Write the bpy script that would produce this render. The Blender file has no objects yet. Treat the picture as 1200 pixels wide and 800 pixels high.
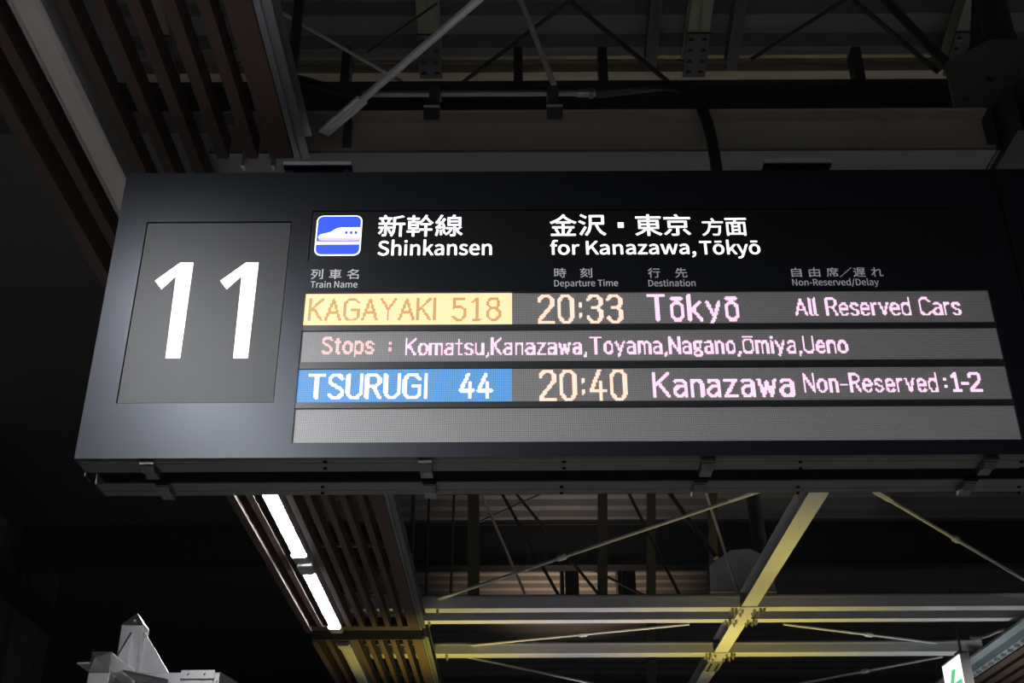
import bpy, math, random, json
from mathutils import Vector, Matrix

# ------------------------------------------------------------------ camera
S = bpy.context.scene
COL = S.collection
EYE = 1.6                                   # eye height above the platform; all heights below are relative to it
F_PX, PITCH, ROLL = 1390.5, math.radians(28.593), math.radians(-0.275)
_right = Vector((1, 0, 0)); _fwd = Vector((0, math.cos(PITCH), math.sin(PITCH))); _up = _right.cross(_fwd)
CX = math.cos(ROLL) * _right + math.sin(ROLL) * _up
CU = -math.sin(ROLL) * _right + math.cos(ROLL) * _up
CF = _fwd
cam = bpy.data.cameras.new('camera'); cam.sensor_width = 36.0; cam.lens = F_PX / 1200 * 36.0
cam.clip_start = 0.05; cam.clip_end = 200
co = bpy.data.objects.new('camera', cam); COL.objects.link(co)
co.matrix_world = Matrix(((CX.x, CU.x, -CF.x, 0), (CX.y, CU.y, -CF.y, 0), (CX.z, CU.z, -CF.z, EYE), (0, 0, 0, 1)))
S.camera = co

# ------------------------------------------------------------------ light and exposure
S.view_settings.view_transform = 'Standard'; S.view_settings.look = 'None'
S.view_settings.gamma = 1.0; S.view_settings.use_curve_mapping = False
S.view_settings.exposure = 0.0
TUBE = 200.0                                # luminance of the platform's fluorescent strips
W = bpy.data.worlds.new('night'); S.world = W; W.use_nodes = True
W.node_tree.nodes['Background'].inputs[0].default_value = (0.35, 0.40, 0.50, 1)
W.node_tree.nodes['Background'].inputs[1].default_value = 0.03

def lamp(name, loc, energy, color, size, rot=(0, 0, 0), spread=180, size_y=None):
    l = bpy.data.lights.new(name, 'AREA'); l.energy = energy; l.color = color; l.size = size
    l.shape = 'RECTANGLE' if size_y else 'DISK'
    if size_y: l.size_y = size_y
    l.spread = math.radians(spread)
    o = bpy.data.objects.new(name, l); COL.objects.link(o)
    o.location = (loc[0], loc[1], loc[2] + EYE); o.rotation_euler = rot
    return o
UP = (math.pi, 0, 0)
# unseen uplights added low down, for the yellow and white light on the steel
lamp('yellow_uplight', (1.95, 8.3, -0.8), 7, (1.0, 0.84, 0.15), 0.5, UP, 50)
lamp('yellow_uplight', (2.05, 10.5, -0.8), 15, (1.0, 0.84, 0.13), 0.5, UP, 50)
lamp('yellow_uplight', (-0.60, 10.5, -0.8), 11, (1.0, 0.84, 0.13), 0.4, UP, 42)
lamp('white_uplight', (0.65, 10.3, -0.8), 6.5, (1.0, 0.92, 0.99), 0.4, UP, 42)
lamp('white_uplight', (4.1, 10.6, -0.8), 8, (0.9, 1.0, 0.98), 0.5, UP, 55)
# unseen lamps added to brighten the far roof decking
lamp('deck_fill_light', (0.9, 18.2, 2.6), 26, (1.0, 0.72, 0.48), 0.5, UP, 75)
lamp('deck_fill_light', (0.6, 12.9, 1.6), 5, (1.0, 0.85, 0.72), 0.5, UP, 60)

# ------------------------------------------------------------------ helpers
def ray(x, y):
    return CF + CX * ((x - 600) / F_PX) + CU * ((400 - y) / F_PX)
def at(x, y, Y):
    d = ray(x, y); return d * (Y / d.y)
def at_z(x, y, Z):
    d = ray(x, y); return d * (Z / d.z)

MATS = {}
def mat(name, col, rough=0.5, metal=0.0, var=0.12, scale=8.0, spec=0.5, emit=None, stretch=(1, 1, 1), bump=0.0):
    if name in MATS: return MATS[name]
    m = bpy.data.materials.new(name); m.use_nodes = True; nt = m.node_tree; N = nt.nodes; L = nt.links
    b = N['Principled BSDF']
    b.inputs['Roughness'].default_value = rough; b.inputs['Metallic'].default_value = metal
    b.inputs['Specular IOR Level'].default_value = spec
    tc = N.new('ShaderNodeTexCoord'); mp = N.new('ShaderNodeMapping'); mp.inputs['Scale'].default_value = stretch
    nz = N.new('ShaderNodeTexNoise'); nz.inputs['Scale'].default_value = scale; nz.inputs['Detail'].default_value = 5
    L.new(tc.outputs['Object'], mp.inputs[0]); L.new(mp.outputs[0], nz.inputs['Vector'])
    mx = N.new('ShaderNodeMix'); mx.data_type = 'RGBA'
    mx.inputs['A'].default_value = (*[c * (1 - var) for c in col], 1)
    mx.inputs['B'].default_value = (*[min(1, c * (1 + var)) for c in col], 1)
    L.new(nz.outputs['Fac'], mx.inputs['Factor']); L.new(mx.outputs['Result'], b.inputs['Base Color'])
    if bump:
        bp = N.new('ShaderNodeBump'); bp.inputs['Strength'].default_value = bump; bp.inputs['Distance'].default_value = 0.004
        L.new(nz.outputs['Fac'], bp.inputs['Height']); L.new(bp.outputs[0], b.inputs['Normal'])
    if emit:
        b.inputs['Emission Color'].default_value = (*emit[:3], 1); b.inputs['Emission Strength'].default_value = emit[3]
    MATS[name] = m; return m

PITCHX = 0.00475                            # spacing of the LEDs
def grid_mat(name, col, dark, emit=None, spec=0.3, rough=0.55, edark=0.55):
    m = bpy.data.materials.new(name); m.use_nodes = True; nt = m.node_tree; N = nt.nodes; L = nt.links
    b = N['Principled BSDF']; b.inputs['Roughness'].default_value = rough; b.inputs['Specular IOR Level'].default_value = spec
    g = N.new('ShaderNodeNewGeometry'); sp = N.new('ShaderNodeSeparateXYZ'); L.new(g.outputs['Position'], sp.inputs[0])
    outs = []
    for ax in ('X', 'Z'):
        a = N.new('ShaderNodeMath'); a.operation = 'DIVIDE'; a.inputs[1].default_value = PITCHX; L.new(sp.outputs[ax], a.inputs[0])
        f = N.new('ShaderNodeMath'); f.operation = 'FRACT'; L.new(a.outputs[0], f.inputs[0])
        c = N.new('ShaderNodeMath'); c.operation = 'GREATER_THAN'; c.inputs[1].default_value = 0.30; L.new(f.outputs[0], c.inputs[0])
        outs.append(c)
    k = N.new('ShaderNodeMath'); k.operation = 'MULTIPLY'; L.new(outs[0].outputs[0], k.inputs[0]); L.new(outs[1].outputs[0], k.inputs[1])
    mx = N.new('ShaderNodeMix'); mx.data_type = 'RGBA'; mx.inputs['A'].default_value = (*dark, 1); mx.inputs['B'].default_value = (*col, 1)
    L.new(k.outputs[0], mx.inputs['Factor']); L.new(mx.outputs['Result'], b.inputs['Base Color'])
    if emit:
        b.inputs['Emission Color'].default_value = (*emit[:3], 1)
        mr = N.new('ShaderNodeMapRange'); mr.inputs['To Min'].default_value = emit[3] * edark; mr.inputs['To Max'].default_value = emit[3]
        L.new(k.outputs[0], mr.inputs['Value']); L.new(mr.outputs[0], b.inputs['Emission Strength'])
    MATS[name] = m; return m

class MB:
    """collects shapes in world coordinates (heights relative to the eye), built as one mesh"""
    def __init__(s): s.v = []; s.f = []; s.mi = []
    def add(s, vs, fs, mi=0):
        o = len(s.v); s.v += [tuple(p) for p in vs]; s.f += [tuple(i + o for i in q) for q in fs]; s.mi += [mi] * len(fs); return s
    def box(s, x0, x1, y0, y1, z0, z1, mi=0):
        v = [(x, y, z) for z in (z0, z1) for y in (y0, y1) for x in (x0, x1)]
        return s.add(v, [(0, 2, 3, 1), (4, 5, 7, 6), (0, 1, 5, 4), (2, 6, 7, 3), (0, 4, 6, 2), (1, 3, 7, 5)], mi)
    def tube(s, pts, r, n=10, mi=0, cap=True):
        pts = [Vector(p) for p in pts]; rs = r if isinstance(r, (list, tuple)) else [r] * len(pts)
        rings = []; prev = None
        for i, p in enumerate(pts):
            t = (pts[min(i + 1, len(pts) - 1)] - pts[max(i - 1, 0)]).normalized()
            a = prev if prev is not None else (Vector((0, 0, 1)) if abs(t.z) < 0.9 else Vector((1, 0, 0)))
            u = (a - t * a.dot(t)).normalized(); w = t.cross(u); prev = u
            rings.append([p + (u * math.cos(2 * math.pi * k / n) + w * math.sin(2 * math.pi * k / n)) * rs[i] for k in range(n)])
        v = [q for R in rings for q in R]; f = []
        for i in range(len(rings) - 1):
            for k in range(n):
                f.append((i * n + k, i * n + (k + 1) % n, (i + 1) * n + (k + 1) % n, (i + 1) * n + k))
        if cap: f += [tuple(range(n))[::-1], tuple(range((len(rings) - 1) * n, len(rings) * n))]
        return s.add(v, f, mi)
    def prism(s, poly, axis, a0, a1, mi=0):
        """poly in the two other axes, swept along axis (0 x, 1 y, 2 z)"""
        def pt(p, a):
            return (a, p[0], p[1]) if axis == 0 else ((p[0], a, p[1]) if axis == 1 else (p[0], p[1], a))
        n = len(poly); v = [pt(p, a0) for p in poly] + [pt(p, a1) for p in poly]
        f = [tuple(range(n))[::-1], tuple(range(n, 2 * n))] + [(i, (i + 1) % n, n + (i + 1) % n, n + i) for i in range(n)]
        return s.add(v, f, mi)
    def hbeam_x(s, x0, x1, yc, z0, h, w, tf=0.011, tw=0.009):
        return s.box(x0, x1, yc - w / 2, yc + w / 2, z0, z0 + tf).box(x0, x1, yc - w / 2, yc + w / 2, z0 + h - tf, z0 + h).box(x0, x1, yc - tw / 2, yc + tw / 2, z0 + tf, z0 + h - tf)
    def hbeam_y(s, y0, y1, xc, z0, h, w, tf=0.011, tw=0.009):
        return s.box(xc - w / 2, xc + w / 2, y0, y1, z0, z0 + tf).box(xc - w / 2, xc + w / 2, y0, y1, z0 + h - tf, z0 + h).box(xc - tw / 2, xc + tw / 2, y0, y1, z0 + tf, z0 + h - tf)
    def bar(s, p0, p1, w, h, mi=0):
        p0, p1 = Vector(p0), Vector(p1); t = (p1 - p0).normalized()
        u = t.cross(Vector((0, 0, 1))); u = u.normalized() if u.length > 1e-4 else Vector((1, 0, 0)); q = u.cross(t)
        v = [p + u * (a * w / 2) + q * (b * h / 2) for p in (p0, p1) for a, b in ((-1, -1), (1, -1), (1, 1), (-1, 1))]
        return s.add(v, [(0, 3, 2, 1), (4, 5, 6, 7), (0, 1, 5, 4), (1, 2, 6, 5), (2, 3, 7, 6), (3, 0, 4, 7)], mi)

ORG = {}
def obj(name, mb, m, parent=None, smooth=False, bevel=0.0):
    o0 = ORG.get(parent.name, Vector((0, 0, 0))) if parent else Vector((0, 0, 0))
    me = bpy.data.meshes.new(name)
    if parent:
        vs = [(x - o0.x, y - o0.y, z + EYE - o0.z) for x, y, z in mb.v]; loc = (0, 0, 0)
    else:
        n = len(mb.v); c = Vector((sum(v[0] for v in mb.v) / n, sum(v[1] for v in mb.v) / n, min(v[2] for v in mb.v) + EYE))
        vs = [(x - c.x, y - c.y, z + EYE - c.z) for x, y, z in mb.v]; loc = c
    me.from_pydata(vs, [], mb.f); me.validate()
    for k in (m if isinstance(m, (list, tuple)) else [m]): me.materials.append(k)
    if len(me.polygons) == len(mb.mi):
        me.polygons.foreach_set('material_index', mb.mi)
    if smooth:
        for p in me.polygons: p.use_smooth = True
    o = bpy.data.objects.new(name, me); COL.objects.link(o); o.location = loc
    if parent: o.parent = parent; ORG[o.name] = o0
    if smooth and hasattr(me, 'set_sharp_from_angle'): me.set_sharp_from_angle(angle=math.radians(35))
    if bevel:
        b = o.modifiers.new('bevel', 'BEVEL'); b.width = bevel; b.segments = 2; b.limit_method = 'ANGLE'
    return o
def tag(o, label, cat, group=None, kind=None):
    if kind: o['kind'] = kind
    o['label'] = label; o['category'] = cat
    if group: o['group'] = group
    return o
def thing(name, loc, label, cat, group=None):
    o = bpy.data.objects.new(name, None); COL.objects.link(o); o.empty_display_size = 0.1
    o.location = (loc[0], loc[1], loc[2] + EYE); ORG[o.name] = Vector(o.location)
    return tag(o, label, cat, group)
def struct(name, mb, m, label, cat):
    o = obj(name, mb, m); return tag(o, label, cat, None, 'structure')

# ------------------------------------------------------------------ materials
casing_m = mat('black_casing', (0.0065, 0.0072, 0.0094), 0.36, 0, 0.10, 3, 0.42)
casing_m.node_tree.nodes['Principled BSDF'].inputs['Specular Tint'].default_value = (0.86, 0.90, 1.0, 1)
casing2_m = mat('black_rail', (0.05, 0.046, 0.042), 0.45, 0.0, 0.15, 6, 0.5, stretch=(0.3, 1, 1))
recess_m = mat('recess_black', (0.003, 0.003, 0.003), 0.9, 0, 0.1, 4, 0.05)  # near-total black in place of shade in the rail gap; screws share it
number_m = mat('number_panel', (0.020, 0.020, 0.021), 0.50, 0, 0.08, 2, 0.5)
header_m = mat('header_glass', (0.006, 0.006, 0.0065), 0.40, 0, 0.1, 2, 0.4)
divider_m = mat('divider_black', (0.014, 0.014, 0.015), 0.42, 0, 0.1, 4, 0.7)
latch_m = mat('latch_steel', (0.09, 0.085, 0.08), 0.3, 0.8, 0.2, 20)
white_sheet = mat('lit_white', (0.8, 0.8, 0.8), 0.5, emit=(1.0, 0.93, 1.0, 1.25))
grey_print = mat('grey_print', (0.85, 0.84, 0.85), 0.6, 0, 0.05, 5)
pict_blue = mat('lit_blue', (0.01, 0.02, 0.08), 0.5, emit=(0.028, 0.10, 0.90, 1.0))
pict_pale = mat('lit_lilac', (0.5, 0.45, 0.8), 0.5, emit=(0.60, 0.48, 0.95, 1.0))
pict_shade = mat('lit_slate', (0.2, 0.2, 0.4), 0.5, emit=(0.22, 0.22, 0.55, 0.9))
led_off = grid_mat('led_off', (0.46, 0.43, 0.425), (0.15, 0.14, 0.14), spec=0.9, rough=0.5)
led_amber = grid_mat('led_amber', (0.3, 0.28, 0.2), (0.12, 0.11, 0.1), (1.0, 0.76, 0.40, 1.25), edark=0.72)
led_blue = grid_mat('led_blue', (0.2, 0.25, 0.3), (0.1, 0.1, 0.1), (0.04, 0.33, 0.82, 1.0), edark=0.5)
txt_tan = mat('led_dim_orange', (0.3, 0.2, 0.1), 0.6, emit=(0.52, 0.26, 0.065, 0.95))
txt_white = mat('led_white', (0.3, 0.3, 0.3), 0.6, emit=(1.0, 0.88, 0.98, 1.4))
txt_peach = mat('led_peach', (0.3, 0.3, 0.3), 0.6, emit=(1.0, 0.66, 0.50, 1.3))
txt_rose = mat('led_rose', (0.3, 0.3, 0.3), 0.6, emit=(1.0, 0.55, 0.52, 1.1))
txt_pink = mat('led_pink', (0.3, 0.3, 0.3), 0.6, emit=(1.0, 0.62, 0.86, 1.3))
wood_m = mat('dark_wood', (0.066, 0.042, 0.034), 0.68, 0, 0.35, 10, 0.3, stretch=(8, 0.4, 8))
wood_dark = mat('dark_board', (0.02, 0.016, 0.015), 0.6)
alu_m = mat('grey_aluminium', (0.20, 0.20, 0.21), 0.4, 0.6, 0.1, 12)
hous_m = mat('light_housing', (0.32, 0.31, 0.31), 0.5, 0, 0.06, 6)
diff_off = mat('diffuser_off', (0.46, 0.42, 0.39), 0.25, 0, 0.06, 6, stretch=(10, 0.5, 1))
tube_on = mat('tube_lit', (0.8, 0.8, 0.8), 0.5, emit=(0.93, 0.96, 1.0, TUBE))
steel_m = mat('painted_steel', (0.48, 0.465, 0.49), 0.42, 0.0, 0.12, 6)
steel_beige = mat('beige_steel', (0.34, 0.30, 0.255), 0.5, 0.0, 0.12, 6)
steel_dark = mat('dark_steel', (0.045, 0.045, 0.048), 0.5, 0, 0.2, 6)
rod_m = mat('rod_steel', (0.50, 0.48, 0.48), 0.4, 0.1, 0.12, 20)
rod_dark = mat('rod_dark', (0.05, 0.048, 0.046), 0.5, 0.2, 0.2, 20)
bolt_m = mat('bolt_zinc', (0.5, 0.48, 0.42), 0.3, 0.8, 0.15, 40)
galv_m = mat('galvanised', (0.46, 0.455, 0.46), 0.30, 0.9, 0.22, 9, bump=0.1)
galv_flat = mat('galvanised_rail', (0.36, 0.39, 0.42), 0.4, 0.5, 0.2, 9)
deck_m = mat('roof_deck', (0.15, 0.142, 0.142), 0.6, 0, 0.15, 2, 0.3)
cable_m = mat('black_conduit', (0.012, 0.012, 0.012), 0.5)
pipe_m = mat('grey_conduit', (0.24, 0.21, 0.19), 0.35, 0.6, 0.1, 20)
floor_m = mat('platform_floor', (0.40, 0.385, 0.37), 0.6, 0, 0.15, 3)
wall_m = mat('wall_panel', (0.10, 0.095, 0.085), 0.7, 0, 0.15, 3)
girder_m = mat('girder_black', (0.030, 0.030, 0.033), 0.6, 0, 0.2, 2)
exit_white = mat('exit_white', (0.8, 0.8, 0.8), 0.4, emit=(0.93, 1.0, 1.0, 1.15))
exit_green = mat('exit_green', (0.05, 0.4, 0.2), 0.4, emit=(0.10, 0.62, 0.27, 1.0))
exit_case = mat('exit_case', (0.30, 0.27, 0.26), 0.45)

# ------------------------------------------------------------------ the setting
struct('floor', MB().box(-2.6, 9, -16, 29.5, -1.75, -1.6), floor_m, 'grey platform floor under the roof', 'floor')
SLOPE = 0.27
def deck_profile(y0, y1, z_end):
    """folded roof sheet falling away from the viewer, ribs running across"""
    pts = []; y = y1; k = 0; p = 0.21
    while y > y0:
        for dy, dz in ((0, 0), (0.055, 0), (0.085, 0.07), (0.155, 0.07), (0.185, 0)):
            yy = y - dy; pts.append((yy, z_end + (y1 - yy) * SLOPE + dz))
        y -= p
    return pts
def deck(mb, y0, y1, z_end, x0=-2.35, x1=11):
    pr = deck_profile(y0, y1, z_end); n = len(pr)
    v = [(x, a, b) for x in (x0, x1) for a, b in pr] + [(x, a, b + 0.03) for x in (x0, x1) for a, b in pr]
    f = []
    for i in range(n - 1):
        f += [(i, i + 1, n + i + 1, n + i), (2 * n + i, 3 * n + i, 3 * n + i + 1, 2 * n + i + 1)]
    mb.add(v, f)
mb = MB(); deck(mb, -3.5, 5.42, 4.90); deck(mb, 5.62, 13.32, 4.86); deck(mb, 13.62, 21.3, 4.86); deck(mb, 21.6, 29.5, 4.86)
struct('ceiling', mb, deck_m, 'ribbed metal roof decking above the platform', 'ceiling')
struct('ceiling_track', MB().box(-9, -2.36, -16, 29.5, 6.6, 6.7), mat('track_roof', (0.14, 0.14, 0.145), 0.7), 'black roof high over the track on the left', 'ceiling')
mb = MB(); mb.box(-6.1, -6.0, 0, 15.1, -1.6, 4.86)
for ya, yb in ((0.0, 4.1), (4.22, 7.3), (7.42, 10.5), (10.62, 13.72), (13.92, 15.1)):
    mb.box(-6.0, -5.93, ya, yb, -1.6, 4.84)
    k = ya + 0.2
    while k < yb - 0.1:
        mb.box(-5.93, -5.915, k, k + 0.1, -1.6, 4.84); k += 0.3
struct('wall_left', mb, wall_m, 'dark corrugated screen wall across the track on the left', 'wall')
struct('wall_back', MB().box(-9, 11, 29.5, 29.7, -1.6, 7.4), girder_m, 'dark end wall far down the platform', 'wall')
struct('wall_track', MB().box(-9.2, -9, -16, 29.5, -1.75, 6.6), MATS['track_roof'], 'black side wall beyond the track on the left', 'wall')
struct('trim_1', MB().box(-5.91, -5.75, 0, 15.0, 3.98, 4.2), girder_m, 'dark rail along the screen wall on the left', 'trim')

# ------------------------------------------------------------------ departure board
YF, BX0, BX1, BZ0, BZ1 = 3.2, -1.279, 1.601, 1.362, 2.389
board = thing('departure_board', (0.16, 3.35, 1.36), 'long black departure board hung across the platform showing track 11 and two trains', 'departure board')
LX0, LX1, LZ0, LZ1 = -0.649, 1.498, 1.409, 1.923
NX0, NX1, NZ0, NZ1 = -1.185, -0.714, 1.540, 2.193
HX0, HX1, HZ0, HZ1 = -0.650, 1.503, 2.042, 2.235

def plate(mb, x0, x1, z0, z1, holes, yf, yb):
    xs = sorted({x0, x1, *[h[0] for h in holes], *[h[1] for h in holes]}); zs = sorted({z0, z1, *[h[2] for h in holes], *[h[3] for h in holes]})
    for i in range(len(xs) - 1):
        for j in range(len(zs) - 1):
            cx, cz = (xs[i] + xs[i + 1]) / 2, (zs[j] + zs[j + 1]) / 2
            if any(h[0] < cx < h[1] and h[2] < cz < h[3] for h in holes): continue
            mb.add([(xs[i], yf, zs[j]), (xs[i + 1], yf, zs[j]), (xs[i + 1], yf, zs[j + 1]), (xs[i], yf, zs[j + 1])], [(0, 1, 2, 3)])
    for h in holes:
        a, b, c, d = h; y1 = yf + 0.010
        v = [(a, yf, c), (b, yf, c), (b, yf, d), (a, yf, d), (a, y1, c), (b, y1, c), (b, y1, d), (a, y1, d)]
        mb.add(v, [(0, 4, 5, 1), (1, 5, 6, 2), (2, 6, 7, 3), (3, 7, 4, 0)])
    v = [(x0, yf, z0), (x1, yf, z0), (x1, yf, z1), (x0, yf, z1), (x0, yb, z0), (x1, yb, z0), (x1, yb, z1), (x0, yb, z1)]
    mb.add(v, [(0, 1, 5, 4), (1, 2, 6, 5), (2, 3, 7, 6), (3, 0, 4, 7)])
mb = MB(); plate(mb, BX0, BX1, BZ0, BZ1, [(LX0, LX1, LZ0, LZ1), (NX0, NX1, NZ0, NZ1), (HX0, HX1, HZ0, HZ1)], YF, YF + 0.02)
mb.box(BX0, BX1, YF + 0.02, 3.498, 1.40, BZ1)
obj('casing', mb, casing_m, board)
mb = MB(); mb.box(BX1 + 0.006, 2.42, YF, 3.498, 1.40, BZ1).box(BX1 + 0.006, 2.42, YF, YF + 0.02, BZ0, 1.40)
obj('end_casing', mb, casing_m, board)
# underside rails
for y0, y1, g in ((YF + 0.021, 3.307, 3.243), (3.396, 3.498, 3.461)):
    mb = MB(); mb.box(BX0, 2.42, y0, g - 0.0015, BZ0, 1.398).box(BX0, 2.42, g + 0.0015, y1, BZ0, 1.398).box(BX0, 2.42, g - 0.0015, g + 0.0015, BZ0 + 0.006, 1.398)
    obj('bottom_rail', mb, casing2_m, board)
obj('gap_shade', MB().box(BX0 + 0.03, 2.42, 3.3075, 3.3955, 1.366, 1.3985), recess_m, board)  # black filler almost flush with the rails, standing in for the gap's shade
def latch(px, py, yc, lean):
    c = at_z(px, py, BZ0); w = 0.018
    mb = MB()
    prof = [(yc - 0.040, BZ0 - 0.001), (yc - 0.040, BZ0 - 0.014), (yc - 0.015, BZ0 - 0.026), (yc + 0.005, BZ0 - 0.020), (yc + 0.040, BZ0 - 0.024), (yc + 0.040, BZ0 - 0.001)]
    mb.prism(prof, 0, c.x - w, c.x + w)
    mb.box(c.x - w - 0.003, c.x + w + 0.003, yc - 0.050, yc - 0.041, BZ0 - 0.012, BZ0 - 0.0005)
    obj('latch', mb, latch_m, board)
for px in (178, 500, 826, 1150): latch(px, 548, 3.265, 0)
for px in (197, 505, 816, 1125): latch(px, 574, 3.432, 0)
for px in (381, 661, 938, 1197):
    for py in (540.5, 548):
        c = at_z(px, py, BZ0); obj('screw', MB().tube([(c.x, c.y, BZ0 - 0.0035), (c.x, c.y, BZ0 + 0.002)], 0.006, 8), recess_m, board)
    for py in (570, 577):
        c = at_z(px - 3, py, BZ0); obj('screw', MB().tube([(c.x, c.y, BZ0 - 0.0035), (c.x, c.y, BZ0 + 0.002)], 0.006, 8), recess_m, board)
c = at_z(108, 562, BZ0)
obj('end_clip', MB().box(c.x - 0.004, c.x + 0.004, 3.305, 3.348, BZ0 - 0.012, BZ0), latch_m, board)
# hanger brackets on the top
for xa, xb in ((-0.778, -0.546), (0.866, 1.096)):
    mb = MB(); mb.box(xa, xb, 3.27, 3.46, 2.470, 2.480).box(xa + 0.01, xa + 0.03, 3.29, 3.44, BZ1, 2.470).box(xb - 0.03, xb - 0.01, 3.29, 3.44, BZ1, 2.470)
    b = obj('hanger_bracket', mb, casing_m, board)
    xm = (xa + xb) / 2
    obj('bracket_edge', MB().box(xa, xb, 3.262, 3.2695, 2.468, 2.482), galv_flat, b)
    obj('hanger_bolt', MB().tube([(xm, 3.33, 2.480), (xm, 3.33, 2.525)], 0.012, 10), galv_flat, b)

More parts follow.
